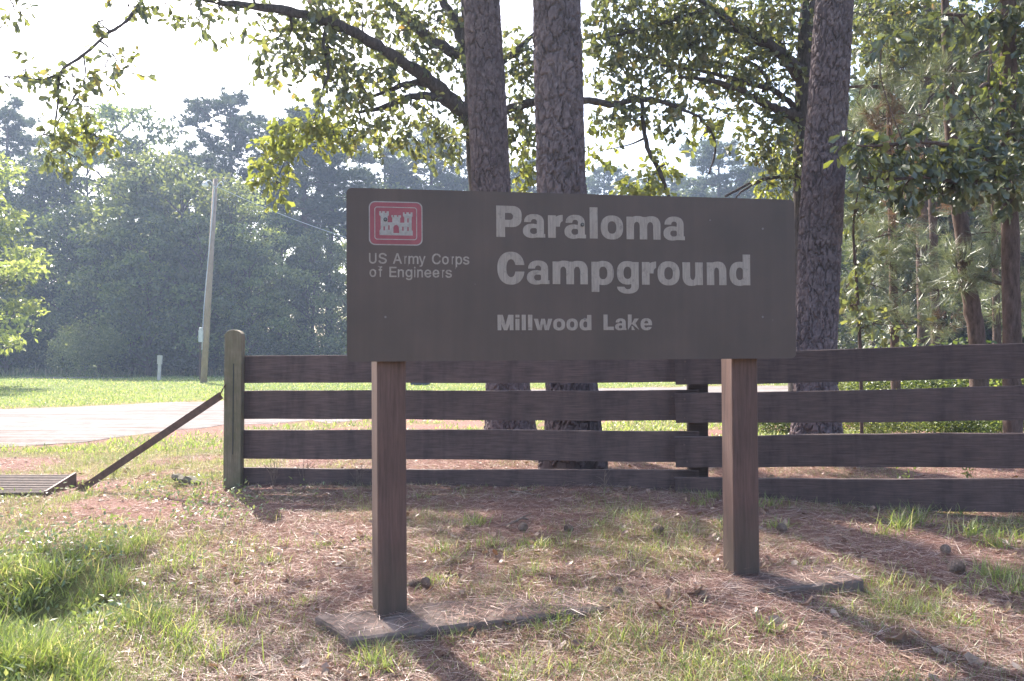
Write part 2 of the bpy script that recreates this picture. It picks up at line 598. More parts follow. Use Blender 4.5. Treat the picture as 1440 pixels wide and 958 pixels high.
def lush(x, y):
    """how much green grass grows at a place, 0..1"""
    n = fbm(x * .9 + 9, y * .9 + 3, 4)
    left = sstep(-.7, -2.9, x + .25 * (y - 4.2)) * sstep(7.6, 5.6, y) * (0.55 + .45 * sstep(.35, .6, n))
    mid = 0.4 * sstep(.5, .66, n) * sstep(8.0, 6.6, y + .15 * x)
    right = 0.75 * sstep(.54, .68, fbm(x * .8 + 2, y * .8 + 31, 3)) * sstep(1.9, 3.0, x) * sstep(8.0, 6.6, y)
    beyond = .6 * sstep(.42, .6, n) * sstep(-1.2, -3.0, x) * sstep(6.5, 8.5, y)
    beyond2 = .85 * sstep(9.5, 13, y) * sstep(.38, .55, n) * sstep(-5.5, -2.5, x - .3 * (y - 13))
    return np.clip(np.maximum.reduce([left, mid, right, beyond, beyond2]), 0, 1)


def axis(lo, hi, step, far, grow=1.16):
    a = list(np.arange(lo, hi + step / 2, step))
    s = step
    x = a[-1]
    while x < far:
        s *= grow
        x += s
        a.append(x)
    s = step
    x = a[0]
    while x > -far:
        s *= grow
        x -= s
        a.insert(0, x)
    return np.array(a)


GX, GY = axis(-6.5, 6.5, .055, 900), axis(3.0, 13, .055, 900)
XX, YY = np.meshgrid(GX, GY)
ZZ = gz(XX, YY)


def grid_faces(ny, nx):
    i, j = np.meshgrid(np.arange(ny - 1), np.arange(nx - 1), indexing='ij')
    i, j = i.ravel(), j.ravel()
    return np.stack([i * nx + j, i * nx + j + 1, (i + 1) * nx + j + 1, (i + 1) * nx + j], 1)


# lawn attribute: 0 = needle litter and bare earth, 1 = turf
def road_far(x):
    return np.interp(x, [-60, -14, -9.6, -3, .6, 7.5, 12.5, 40], [16, 22.6, 26.6, 31.5, 34.5, 37.5, 38.8, 47])


def road_near(x):
    return np.interp(x, [-60, -16, -8.6, -6, -2, 2, 8, 40], [8.5, 11.8, 13.2, 16.5, 21, 25.5, 30, 38])


turf = np.maximum(lush(XX, YY) * .8, sstep(0.0, 1.5, YY - road_far(XX)))
turf = np.where(YY < 2, np.clip(fbm(XX * .6, YY * .6) * 1.2, 0, 1), turf)
g = MB().add(np.stack([XX.ravel(), YY.ravel(), ZZ.ravel()], 1), grid_faces(len(GY), len(GX)), turf.ravel())
m, nt, out = mat_new('ground')
v = coords(nt)
att = nd(nt, 'ShaderNodeAttribute', attribute_name='turf')
n1 = noise(nt, v, 22, 8, 0.75)
n2 = noise(nt, v, 1.6, 5, 0.6)
n3 = noise(nt, v, 130, 4, 0.7)
n4 = noise(nt, v, .12, 4, 0.6)
lit = ramp(nt, n1, [(0.3, (.07, .033, .028)), (0.5, (.21, .115, .095)), (0.7, (.42, .30, .265))])
lit = mixc(nt, 0.5, lit, ramp(nt, n2, [(0.3, (.75, .66, .62)), (0.7, (1.2, 1.15, 1.1))]), 'MULTIPLY')
grs = ramp(nt, n1, [(0.28, (.06, .085, .02)), (0.55, (.12, .15, .04)), (0.75, (.24, .24, .09))])
grs = mixc(nt, 0.6, grs, ramp(nt, n4, [(0.38, (.75, .85, .75)), (0.62, (1.7, 1.4, 1.35))]), 'MULTIPLY')
c = mixc(nt, att.outputs['Fac'], lit, grs)
principled(nt, out, c, 0.95, n3, 0.02, 0.9, 0.1)
M['ground'] = m
ground = g.build('ground', m, None, 'turf', smooth=True)
tag(ground, kind='structure')

# road of pale worn asphalt and gravel, laid 4 mm and more over the ground, with a ragged near edge
rx = np.concatenate([np.arange(-60, -16, 2.0), np.arange(-16, 14, .2), np.arange(14, 42, 2.0)])
ts = np.linspace(0, 1, 60)
RX, TT = np.meshgrid(rx, ts)
RN = road_near(RX) + (fbm(RX * .8, RX * 0 + 4, 5) - .5) * 3.4 * sstep(-20, -9, RX) + (fbm(RX * 4.5, RX * 0 + 9, 3) - .5) * 1.1
RF = road_far(RX) + (fbm(RX * 1.1 + 30, RX * 0 + 2, 4) - .5) * 1.6
RY = RN + TT * (RF - RN)
RZ = gz(RX, RY) + 0.006 + 0.05 * np.sin(np.pi * TT) ** .5
rd = MB().add(np.stack([RX.ravel(), RY.ravel(), RZ.ravel()], 1), grid_faces(len(ts), len(rx)), TT.ravel())
m, nt, out = mat_new('road')
v = coords(nt)
n1 = noise(nt, v, 3.0, 7, 0.7)
n2 = noise(nt, coords(nt, (.18, 1.6, 1)), 1.6, 6, 0.65)
n3 = noise(nt, v, 90, 4, 0.7)
c = ramp(nt, n1, [(0.3, (.13, .115, .109)), (0.7, (.25, .225, .215))])
c = mixc(nt, 0.5, c, ramp(nt, noise(nt, v, 26, 5, .75), [(0.3, (.7, .7, .7)), (0.7, (1.25, 1.25, 1.25))]), 'MULTIPLY')
c = mixc(nt, ramp(nt, n2, [(0.5, (0, 0, 0)), (0.62, (.85, .85, .85))]), c, (.125, .09, .078))
principled(nt, out, c, 0.95, n3, 0.01, 0.8, 0.1)
M['road'] = m
tag(rd.build('road', m, None, None, smooth=True), kind='structure')

# a second pale drive in the field
DXs = np.linspace(-31.5, -24.2, 50)
pa = [];
for i, x in enumerate(DXs):
    w = .9 + .5 * math.sin(i * .3)
    for t in (-1, -.33, .33, 1):
        y = 52 + .1 * (x + 27) + t * w * 1.5 * math.sin(math.pi * (i + .5) / 50)
        pa.append((x, y, gz1(x, y) + .02))
pth = MB().add(np.array(pa), grid_faces(50, 4))
tag(pth.build('track', M['road'], None, None, True), kind='structure')

# ------------------------------------------------------------------ haze
HAZE = True
if HAZE:
    hz = MB().box(5, 75, 29, 330, 260, 62)
    m, nt, out = mat_new('haze')
    pv = nt.nodes.new('ShaderNodeVolumePrincipled')
    pv.inputs['Color'].default_value = (.56, .70, 1.0, 1)
    pv.inputs['Density'].default_value = 0.0010
    pv.inputs['Anisotropy'].default_value = 0.35
    nt.links.new(pv.outputs[0], out.inputs['Volume'])
    tag(hz.build('haze', m), kind='stuff')

# ------------------------------------------------------------------ sign
GLY = json.loads(
    '{"b":{"P":[[[0,0.25],[0.25,0],[27.75,0],[28,0.25],[28,32],[50.75,32],[56,32.5],[61.25,33.25],[67,35.25],[72.25,38.75],[75.75,42],[77.25,44.25],[79.5,48.25],[80.5,51.75],[81.5,57],[82,67.75],[81.5,75.75],[80.75,79.75],[79.5,83.75],'
    '[77.25,87.75],[75.75,90],[72.25,93.25],[70,95],[65.75,97.25],[59.25,99],[54,99.75],[0.25,100],[0,99.75]],[[28,55],[28,77],[43.25,77],[46,76.75],[48.75,75.75],[51.25,73.75],[52.25,72.25],[53.5,69.75],[54,67],[54,64.25],[53.25,61.75'
    '],[52,59],[50.75,57.75],[48.75,56.25],[46,55.25],[43.25,55]]],"a":[[[25.25,-2],[30.75,-2],[38.75,-1],[44,0.25],[44.25,0],[70.75,0],[71,0.25],[71,11.75],[70.75,12],[67,12],[67,50],[66.25,55.75],[65.25,59],[62.5,64.25],[60,67],[56.7'
    '5,69.75],[51,72.5],[46.25,74],[38.75,75],[28,74.75],[23.75,74],[19,72.5],[13.25,69.75],[10,67],[7.5,64.25],[4.75,59],[3.5,54.75],[3,49.25],[3.25,49],[25,49],[25.5,52],[26.5,54.75],[28.75,57.25],[31.25,58.5],[34,59],[36.75,59],[39.'
    '25,58.25],[42,56.75],[43.75,54.25],[45,50.25],[44,49.75],[44,43],[39.25,43],[32.75,44],[27.25,44],[22,43.5],[16.75,42.5],[13.25,41.25],[9,39],[6.25,37],[3.5,34.25],[1.75,31.75],[0.25,29],[-0.75,24.75],[-1,19.25],[-0.75,16.75],[0.2'
    '5,13],[1.75,10.25],[3.5,7.75],[6.25,5],[9,3],[14.25,0.25],[20,-1.25]],[[30.25,11.25],[28,12],[26,13.25],[24.25,14.75],[22.5,17.25],[22,20],[22,22.75],[23,25.25],[23.75,26.75],[26,28.75],[28,30],[40,30],[42,28.75],[44,27],[44,15],['
    '42,13.25],[38.25,11.5],[35.75,11]]],"r":[[[0,0.25],[0.25,0],[24.75,0],[25,0.25],[25,36],[38,36],[38.25,41.25],[39,45],[40.25,48.25],[43,51.75],[47,54],[47,73.75],[46.75,74],[41.25,73.5],[36,72.5],[31.25,71],[25,67.75],[25,71.75],['
    '24.75,72],[0.25,72],[0,71.75]]],"l":[[[0,0.25],[0.25,0],[24.75,0],[25,0.25],[25,99.75],[24.75,100],[0.25,100],[0,99.75]]],"o":[[[32.25,-2],[43,-1.75],[48.25,-0.75],[53.75,1.25],[58.25,4],[63.25,8.25],[66.75,13],[68.5,16.25],[70.75'
    ',23],[71.75,29.25],[72,40],[71.5,45.25],[70.5,50.75],[68.5,56.75],[66.75,60],[63.25,64.75],[58.25,69],[55,71],[50.75,73],[45,74.25],[39.75,75],[29,74.75],[23.75,73.75],[18.25,71.75],[13.75,69],[8.75,64.75],[5.25,60],[3.5,56.75],[1'
    '.25,50],[0.25,43.75],[0,33],[0.5,27.75],[1.5,22.25],[3.5,16.25],[5.25,13],[8.75,8.25],[13.75,4],[17,2],[21.25,0],[27,-1.25]],[[31.75,17],[29,18.25],[27.75,19.25],[25.25,22],[24,24.25],[22.5,29.25],[22,34.75],[22,40],[22.75,44.25],'
    '[24,48.75],[25.25,51],[27,53],[29.75,55],[32.25,56.25],[37.75,56.5],[40.25,56],[43,54.75],[44.25,53.75],[46.75,51],[48,48.75],[49.5,43.75],[50,38.25],[50,33],[49.25,28.75],[48,24.25],[46.75,22],[45,20],[42.25,18],[39.75,16.75],[34'
    '.25,16.5]]],"m":[[[0,0.25],[0.25,0],[24.25,0],[24.5,44],[25,47],[26.25,51],[27.75,53],[30.25,55.25],[33,56],[35.75,56],[38.25,54.75],[40.25,53],[41.75,51],[43,47],[43.5,44],[43.75,0],[68.25,0],[68.5,44],[69.5,48.25],[70.25,50.75],'
    '[71.75,52.75],[74,55],[76.75,55.75],[79.25,56],[82,55.5],[84.75,53.5],[86,52],[87.5,48.25],[88.5,44],[88.75,0],[112.75,0],[113,0.25],[112.75,48],[112,53.25],[110.75,58],[108,63.25],[106.25,65.75],[103,69],[100.75,70.75],[96.75,72.'
    '75],[92.75,74],[88.75,74.75],[78,75],[70,74],[64.75,72],[53.75,72],[48.75,73.75],[40.75,75],[30,74.75],[24.75,73.5],[20.25,72],[0.25,72],[0,71.75]]],"n":[[[0,0.25],[0.25,0],[23.75,0],[24,0.25],[24,42.75],[25,49],[26.5,52.75],[27.7'
    '5,54.25],[29.75,55.5],[31,56],[33.75,55.75],[36.25,54.25],[37.5,52.75],[39,49],[40,42.75],[40,0.25],[40.25,0],[63.75,0],[64,0.25],[63.75,48],[63,53.75],[61.25,59.25],[59.5,63.25],[56,67.75],[52.75,70.75],[49.75,72.5],[44,74.25],[3'
    '8.75,75],[33.25,75],[25.25,74],[19.75,72],[0.25,72],[0,71.75]]],"C":[[[40.25,-2.5],[51,-2.25],[59.25,-0.25],[65.25,2.25],[69,4.75],[74.75,9.5],[78.25,14],[80.75,17.75],[83.5,23.75],[85.25,28.75],[86.5,34],[87.25,39.5],[58.25,39.5]'
    ',[56.25,32],[54.5,28],[53,26],[50.25,23.5],[47.75,22],[45,21.5],[42.25,21.5],[39.75,22.25],[37,24],[34.25,26.75],[31.75,32],[30.25,36.25],[29.5,41],[29,46.25],[29.25,57],[30.25,62.75],[31.75,68],[33.5,72],[35,74],[37.75,76.5],[40.'
    '25,78],[43,78.5],[45.75,78.5],[48.25,77.75],[51,76],[53.75,73.25],[56.25,68],[58.25,60.5],[87.25,60.5],[86.5,66],[85.25,71.25],[83.5,76.25],[80.75,82.25],[78.25,86],[74.75,90.5],[69,95.25],[65.25,97.75],[58,100.75],[53,101.75],[47'
    '.75,102.5],[37,102.25],[28.75,100.25],[22.75,97.75],[19,95.25],[13.25,90.5],[9.75,86],[7.25,82.25],[4.5,76.25],[2.75,71.25],[1.5,66.75],[0.25,59],[0,53.75],[0.25,43],[1,36],[2.75,28.75],[4.5,23.75],[7.25,17.75],[9.75,14],[13.25,9.'
    '5],[19,4.75],[22.75,2.25],[30,-0.75],[35,-1.75]]],"p":[[[0,-23.75],[0.25,-24],[24.75,-24],[25,-23.75],[25,-0.75],[30.25,-1.5],[35.75,-2],[41,-2],[49.25,-0.75],[55.25,1.75],[59,4],[61.75,6.25],[65.25,10.25],[67.5,14.25],[70.25,21.2'
    '5],[71.5,26.75],[72,34.75],[72,40],[71.25,48],[70,52.75],[67.5,58.75],[65.25,62.75],[61.75,66.75],[59,69],[55.25,71.25],[51.25,73],[44.75,74.5],[39.25,75],[34,75],[28.75,74.25],[21,72],[0.25,72],[0,71.75]],[[34,16.75],[31.25,18],['
    '28.75,20],[27,22.25],[25,27.25],[25,45.75],[25.75,48],[27.5,51.25],[30.25,54.5],[33,55.75],[35.75,56.5],[41,56.25],[43.75,55],[46.25,53],[48,50.75],[49.75,47],[50.5,43.75],[51,38.25],[51,33],[50,27],[48.75,23.75],[47.5,21.75],[44.'
    '75,18.5],[42,17.25],[39.25,16.5]]],"g":[[[36.75,-29],[44.75,-28.5],[51.75,-27],[58,-24.25],[62.5,-21.25],[65,-18.75],[68.25,-13.75],[70,-8],[70,71.75],[69.75,72],[50.25,72],[45.75,73.75],[37.75,75],[32.25,75],[24.25,74.25],[20,73]'
    ',[14.75,70.5],[9.25,66],[5.5,61.25],[3,56.25],[1.25,51],[0.25,44.75],[0,34],[0.5,28.75],[1.5,23.25],[3,18.75],[5.5,13.75],[9.25,9],[14.75,4.5],[19.25,2.25],[25,0.75],[30.25,0],[35.75,0],[41,0.5],[46,1.25],[46,-7],[43.75,-11.25],[4'
    '1.75,-13.25],[38.75,-14.5],[33.25,-15],[30.75,-14.5],[27.75,-12.75],[25.25,-10],[24,-7],[0.25,-7],[0.25,-7.25],[1.25,-12.75],[2.5,-15.25],[4.25,-18],[8.5,-22],[14.75,-25.5],[21,-27.75],[26,-28.5]],[[33,18],[30.25,18.5],[27.75,19.5'
    '],[24.75,22.25],[23,25.25],[21.5,30.25],[21,35.75],[21,41],[21.75,45.25],[22.5,48],[24.75,52.75],[27.75,55.5],[30.25,56.5],[33,57],[35.75,57],[38.25,56.25],[41,55],[43.25,52.75],[45,49.75],[46,46.75],[46,28.25],[45,25.25],[43.25,2'
    '2.25],[41,20],[38.25,18.75],[35.75,18]]],"u":[[[25.25,-3],[30.75,-3],[38.75,-2],[44.25,0],[63.75,0],[64,0.25],[64,71.75],[63.75,72],[40.25,72],[40,71.75],[40,29.25],[39,23],[37.5,19.25],[36.25,17.75],[34.25,16.5],[33,16],[30.25,16'
    '.25],[27.75,17.75],[26.5,19.25],[25,23],[24,29.25],[24,71.75],[23.75,72],[0.25,72],[0,71.75],[0.25,24],[1,18.25],[2.75,12.75],[4.5,8.75],[8,4.25],[11.25,1.25],[14.25,-0.5],[20,-2.25]]],"d":[[[29.25,-2],[34.75,-2],[40,-1.5],[46.25,'
    '0],[66.75,0],[67,0.25],[67,97.75],[66.75,98],[43.25,98],[43,97.75],[43,74],[36.75,75],[31.25,75],[26,74.5],[20.75,73.25],[16.75,71.75],[13.25,69.75],[10.75,67.5],[8,64.75],[4.25,59],[2,53],[1,49],[0.25,43.75],[0,33],[0.5,27.75],[1'
    '.75,21],[4.25,14],[8,8.25],[10.75,5.5],[13.25,3.25],[16.75,1.25],[20.75,-0.25],[24,-1.25]],[[28.75,17.25],[26,19.25],[24.75,20.75],[23,23.75],[21.5,29.25],[21,34.75],[21,40],[22,46.25],[23.75,50.75],[25.25,53.25],[26.75,54.5],[29.'
    '25,56],[32,56.5],[34.75,56.5],[37.25,55.75],[40,53.75],[41.25,52.25],[43,49.25],[43,23.75],[40.75,19.75],[39.25,18.5],[36.75,17],[34,16.5],[31.25,16.5]]],"M":[[[64,0],[78.75,39.75],[79,39.75],[79,0.25],[79.25,0],[103.75,0],[104,0.'
    '25],[104,99.75],[103.75,100],[70,100],[52,36],[34,100],[0.25,100],[0,99.75],[0,0.25],[0.25,0],[24.75,0],[25,0.25],[25,39.75],[25.25,39.75],[40,0]]],"i":[[[0,0.25],[0.25,0],[25.75,0],[26,0.25],[26,73.75],[25.75,74],[0.25,74],[0,73.'
    '75]],[[0,82.25],[0.25,82],[25.75,82],[26,82.25],[26,99.75],[25.75,100],[0.25,100],[0,99.75]]],"w":[[[49,0],[59.25,44.25],[59.75,44.25],[70,0],[96,0],[119,73.75],[118.75,74],[92,74],[82,26],[71,74],[48,74],[37,26],[27,74],[0.25,74]'
    ',[0,73.75],[23,0]]],"L":[[[0,0.25],[0.25,0],[69.75,0],[70,0.25],[70,21.75],[69.75,22],[27,22],[27,99.75],[26.75,100],[0.25,100],[0,99.75]]],"k":[[[79.75,0],[79.75,0.25],[52.5,44],[76.75,73.75],[76.75,74],[46,74],[27.25,41],[26,40]'
    ',[26.5,39.25],[26,39],[26,99.75],[25.75,100],[0.25,100],[0,99.75],[0,0.25],[0.25,0],[25.75,0],[26,0.25],[26,26.25],[35,24.25],[49,0]]],"e":[[[33.25,-2],[44,-1.75],[49.25,-0.75],[55.25,1.5],[60.25,4.25],[63,6.5],[66.25,10],[69.75,1'
    '5.25],[71.5,19.75],[71.25,20],[47,20],[44.75,17.5],[43.25,16.5],[40.75,15.5],[35.25,15],[32.75,15.5],[30,17],[27.25,19.5],[25.5,22.25],[24.75,24.75],[23.5,29.75],[23.75,30],[39.75,30],[40.25,30.5],[73.75,30.5],[74,38.75],[73.5,46.'
    '75],[72.25,52],[71,56],[68,61.75],[66.25,64],[63,67.5],[60.25,69.75],[55.25,72.5],[51.25,74.25],[46,75.5],[40.75,76],[30,75.75],[24.75,74.75],[18.75,72.5],[13.75,69.75],[11,67.5],[7.75,64],[6,61.75],[3,56],[1.75,52],[0.5,46],[0,35'
    '.25],[0.5,27.25],[1.75,22],[3,18],[6,12.25],[7.75,10],[11,6.5],[13.75,4.25],[18.75,1.5],[22.75,-0.25],[28,-1.5]],[[23.25,43],[23.75,46.25],[25,50.25],[26.25,53],[28,55.25],[30.75,57.5],[33.25,58.5],[38.75,59],[41.25,58.5],[44,57],'
    '[45.25,56],[47.75,53],[49,50.25],[50.25,46.25],[50.75,43]]]},"r":{"A":[[[3.25,-2.25],[16.75,-2.25],[18.5,-1],[28,25.75],[66,25.75],[76,-1],[77.75,-2.25],[90.75,-2.25],[92.75,-0.25],[56,101],[54.25,102.25],[39.75,101.75],[37.5,100.'
    '25],[1.25,0]],[[33.5,41.25],[47,82],[54.5,58.25],[60.5,41.25]]],"C":[[[53,-3.5],[62.75,-2.5],[71.75,0.5],[80.75,6.25],[86,11.75],[92,21.25],[94.75,31.25],[93.75,33],[80.25,33.5],[78.5,32.25],[76.5,26.25],[72.5,20.25],[69.25,17.5],'
    '[64,14.5],[55.75,12.5],[47.25,12.75],[42,14.25],[33.25,19.5],[27.25,27.75],[24.25,35],[22.75,41.75],[22.5,54.75],[24.25,65],[29.25,75.75],[32.75,80],[37.25,83.5],[47.25,87.25],[55.25,87.5],[62,86],[69.25,82.5],[74.75,76.75],[78.5,'
    '67.75],[80.25,66.5],[92.75,66.5],[94.75,68.25],[93.75,74],[87.75,87],[76,97],[67.25,101],[57.75,103.25],[45,102.75],[36,100.5],[28,96.75],[16.25,85.25],[11.25,76.75],[8.25,68.75],[6.5,60.25],[5.75,48.25],[6.5,39.25],[8.5,30],[11.5'
    ',22.25],[16.25,14.75],[22.75,7.5],[29,3],[36.75,-0.75],[43.25,-2.75]]],"E":[[[12,-2.25],[73.75,-2.25],[75.5,-1],[75.75,11],[74.75,12.75],[26.5,13.25],[26.75,42.75],[69.75,42.75],[71.5,44],[71.75,56],[70.75,57.75],[26.75,58.25],[26'
    '.75,86.75],[73,86.75],[74.75,88],[75.25,99.75],[74,101.5],[12,101.75],[10.25,100.75],[10.25,-1]]],"S":[[[51.75,-3.5],[63.75,0],[75.75,7.25],[76,9.25],[80.5,17],[81.75,21.75],[82.25,30.75],[81,35.75],[77,43],[68.75,50.5],[61,54],[3'
    '4.25,62.25],[29,65.25],[26.25,68],[24.75,71.25],[24.75,76.25],[26.25,80],[28.5,83],[34.25,86.5],[40,87.75],[48.25,87.75],[55,86],[61.5,81.25],[63.5,77.75],[64.5,73.25],[66.25,72.25],[78.75,72.25],[80.75,74],[80,79.75],[77.5,86.25]'
    ',[78.5,88],[76.75,90],[75.25,90],[68,96.75],[61.75,100],[49.25,103.25],[39.75,103.25],[32,101.75],[21,96.75],[17.25,94],[16.25,94.25],[14.5,93],[14.5,91],[10.25,84],[8.5,78.25],[8.75,67],[11.5,60.25],[17,54.25],[28,47.5],[57.25,38'
    '.5],[61.25,36],[65,31.75],[65.75,26.25],[64.75,22],[62.75,18.75],[58.75,15.25],[52,12.5],[40,11.75],[30,15],[24.25,20.75],[22.75,26.25],[21.25,28.5],[7.75,28.75],[5.5,27],[6.25,21.25],[8,16],[11,10.75],[16,5.25],[24.25,0],[36.75,-'
    '3.5]],[[91.25,84.75],[93.5,87],[91.25,89.25],[89.25,87]],[[86.25,85.25],[88.5,87.25],[86.25,89.5],[84.25,87.25]],[[81.25,85.5],[83.5,87.75],[81.25,89.75],[79.25,87.75]],[[11.25,90.25],[13,91.25],[13,93.25],[11.25,94.5],[9.5,93.25]'
    ',[9.5,91.25]]],"U":[[[46.75,-3.5],[58.75,-3.25],[65,-1.75],[71.75,1],[78,5],[86.5,14.25],[89.75,21],[91.5,28],[91.75,99.75],[90.75,101.5],[77.25,101.75],[75.5,100.75],[74.75,30.75],[73.5,25.75],[70,20],[63.75,15],[56,12.5],[45.75,'
    '12.5],[38,15],[31.5,20],[28,26.25],[26.5,33],[26.5,99.75],[25.25,101.5],[12,101.75],[10.25,100.75],[10.25,27.75],[12,21],[15,14.75],[18.5,9.75],[23.75,5],[29,1.25],[36.75,-1.75]]],"e":[[[46.75,-3.5],[56,-1],[68.5,6.75],[73.5,16.75'
    '],[73,18.75],[72,19.75],[60,22.75],[58.25,21.75],[54.75,15.5],[52,13.5],[46.75,11.5],[39,11.25],[34,12.25],[27.5,16],[23.25,22.25],[21.75,27.75],[74,31.25],[76.25,33.25],[75,35.25],[74.75,43.25],[73.75,50.75],[72,56],[68.5,62.75],'
    '[68.75,63.75],[61.75,70.5],[53.75,75],[44,77.5],[34,77.25],[27.25,75.5],[18.25,69.75],[12.25,63.25],[6.5,51.25],[4.75,41.25],[5.25,28.75],[8.5,17],[12.25,10.25],[18.25,4.25],[28,-1.5],[34.75,-3.25]],[[21.5,45.75],[23.25,52.25],[25'
    '.5,56],[30,60],[36.25,62.5],[41.75,62.75],[48,61.5],[51.75,59],[54.75,55.75],[57.75,48.75],[58,45.5]]],"f":[[[16,-2.25],[27.75,-2.25],[29.5,-1],[30,62],[44.75,62.25],[46.5,63.25],[46.75,74.25],[45.75,76],[30,76.5],[29.75,83],[31,8'
    '7.75],[32.75,89.75],[39.25,91.25],[44.75,90.25],[46.5,91.25],[49.75,102.25],[48.75,104],[40,106.25],[32.25,105.75],[22.25,102],[21,100.5],[21.25,102],[20,103.75],[17.25,104.75],[15.5,103.75],[15.25,101.75],[13.75,102.25],[15.25,10'
    '4.25],[14,106],[11.25,107.25],[9.25,105],[10.5,103],[-9.25,107.75],[-11.5,105.75],[-9.75,103.5],[9.75,98],[8,99],[6.75,98.25],[5,99.25],[3.25,98],[3.25,96],[5,94.75],[6.25,95.25],[8,94.5],[9.25,95],[11,94.25],[12.25,94.75],[14.25,'
    '93.75],[13.75,92.25],[14.5,90.25],[13.75,76.5],[1.25,76.5],[-0.5,75.25],[-0.5,63.25],[1.25,62.25],[13.75,62],[14.25,-1]],[[-6.75,96.25],[-5,97.25],[-5,99.25],[-6.75,100.5],[-8.5,99.25],[-8.5,97.25]],[[12.75,98],[12.75,98],[12.75,9'
    '8],[12.75,98]],[[7,104.5],[8.75,105.75],[8.75,107.75],[7,108.75],[5.25,107.75],[5.25,105.75]]],"g":[[[35,-31.5],[45.25,-31.5],[57.25,-28.75],[65.25,-24],[70.75,-18.25],[73.5,-13],[75.5,-2.25],[75.25,74.25],[74,76],[61.75,76.5],[60'
    ',75.25],[59.25,68],[54.25,72.75],[47.25,76.5],[42,77.5],[32.25,77.25],[22,73],[16,68.25],[12.25,64.25],[11,64.75],[9.25,63.75],[8.75,62.25],[10,60.75],[6.5,52.25],[4.75,42.25],[5.25,29.25],[6.5,23],[12.25,11.75],[17,6.5],[21,3.5],'
    '[26.75,1],[33.25,-0.75],[39.75,-1.25],[47,0],[53.25,3],[59,8],[59.25,-1.75],[57,-10],[54.25,-13],[51,-15],[45,-16.75],[39.75,-17.25],[34,-16.5],[28.25,-14],[21,-6.5],[19.25,-6.25],[9,-12],[7.75,-13.75],[11.5,-19.75],[15.75,-23.75]'
    ',[25,-29]],[[36.75,13.75],[32.75,15],[26.25,19.75],[23.25,24.75],[21.25,33],[21.25,42.75],[23.25,51],[26.5,56.75],[29.25,59.5],[33,61.5],[40.75,62.75],[46.75,61.75],[50.75,59.75],[53.5,57.25],[56.75,52],[59.25,42.75],[59.25,33],[5'
    '7,24.75],[53.25,18.5],[47.75,15],[43.75,13.75]],[[6.25,60.25],[8,61.25],[8.5,62.75],[6.25,64.5],[4.5,63.25],[4.5,61.25]]],"i":[[[10.25,-2.25],[22.25,-2.25],[24,-1],[24.5,74.25],[23.25,76],[10.25,76.5],[8.5,75.25],[8.5,-1]],[[16.25'
    ',84.75],[22,86.5],[24.5,88.75],[26.5,92],[26.75,96],[25.5,100],[22.25,103],[18.25,104.75],[14.75,104.75],[9.75,102.5],[7.5,100],[6.25,96.75],[6.25,93.25],[8.25,89],[11.25,86.25]]],"m":[[[-2.25,-44.75]],[[1.5,-45],[1.5,-43],[-0.25,'
    '-41.75],[-1.25,-42.25],[-2.25,-44.5]],[[1.75,-37.75],[3.5,-36.75],[4.5,-33],[2.25,-30.75],[0.5,-32],[-0.5,-35.75]],[[4.25,-26.75],[6,-25.75],[7.5,-20.75],[5.25,-18.5],[3.5,-19.75],[2.25,-24.75]],[[7,-15.75],[8.75,-14.75],[10.25,-9'
    '.75],[8,-7.5],[6.25,-8.75],[4.75,-13.75]],[[9.75,-4.75],[11.5,-3.75],[12,-2.25],[22.25,-2.25],[24,-1],[24.5,50],[25.5,54],[29.75,59.75],[37,62.75],[43,62.5],[48.25,59.75],[49,57.25],[50.75,56],[51.75,51.75],[51.75,0],[53,-1.75],[6'
    '5.75,-2.25],[67.5,-1],[67.75,49.25],[68.5,53.75],[70.5,57.75],[73,60],[76.75,62],[80,62.75],[87.25,62],[91.25,60],[93.75,57.25],[95.25,52.75],[95.5,0],[96.75,-1.75],[109.25,-2.25],[111,-1],[111.25,55.75],[110,60.75],[106,69],[98.7'
    '5,74.75],[94,76.75],[88.75,77.75],[82.75,77.75],[77.25,76.75],[68.25,72],[62.75,66],[56.25,73.5],[48,77.5],[40,77.75],[34.75,76.5],[30,74],[24.25,69],[24.25,74.75],[23,76.5],[10.25,76.5],[8.5,75.25],[8.25,-0.25],[7.5,-2.75]],[[-0.'
    '75,124.25],[-0.25,124.25],[0,124.25],[1,124.75]],[[-1.5,124.75],[-1.25,124.5],[-1,124.5]],[[-1.75,125],[-1.75,124.75]]],"n":[[[8.75,-8.75],[10.75,-7],[12.25,-2.25],[22.25,-2.25],[24,-1],[24.5,48],[26.25,54],[30.75,59.5],[38.25,62.'
    '5],[46,62],[49.25,60.75],[52.75,57.75],[54.5,55],[55.75,50.25],[56.25,0],[57.25,-1.75],[70,-2.25],[71.75,-1],[72.25,50],[69.5,63.25],[67.75,65.75],[69.75,65.25],[71.75,66.25],[73.25,65.5],[75.5,67.75],[73.25,69.75],[71.25,68.75],['
    '69.75,69.5],[67.75,68.25],[65.25,69],[62,72],[55.25,75.75],[50.25,77.25],[42.25,77.5],[34.25,75.75],[29.25,73],[24,68.5],[24.25,75],[22,77.25],[20.75,76.5],[10.25,76.5],[8.5,75.25],[8.25,-0.25],[6.5,-6.75]]],"o":[[[44.25,-3.5],[53'
    '.75,-1.5],[59.75,1.5],[63.75,4.5],[69,10.25],[72.75,16.75],[75,22.75],[76.5,29.25],[76.75,40],[75.5,49.75],[71,60.25],[72,61.25],[74,59.75],[76,61],[78,59.5],[80.25,61.75],[78,63.75],[76,62.75],[74,64.25],[72,63],[70,64.5],[68.75,'
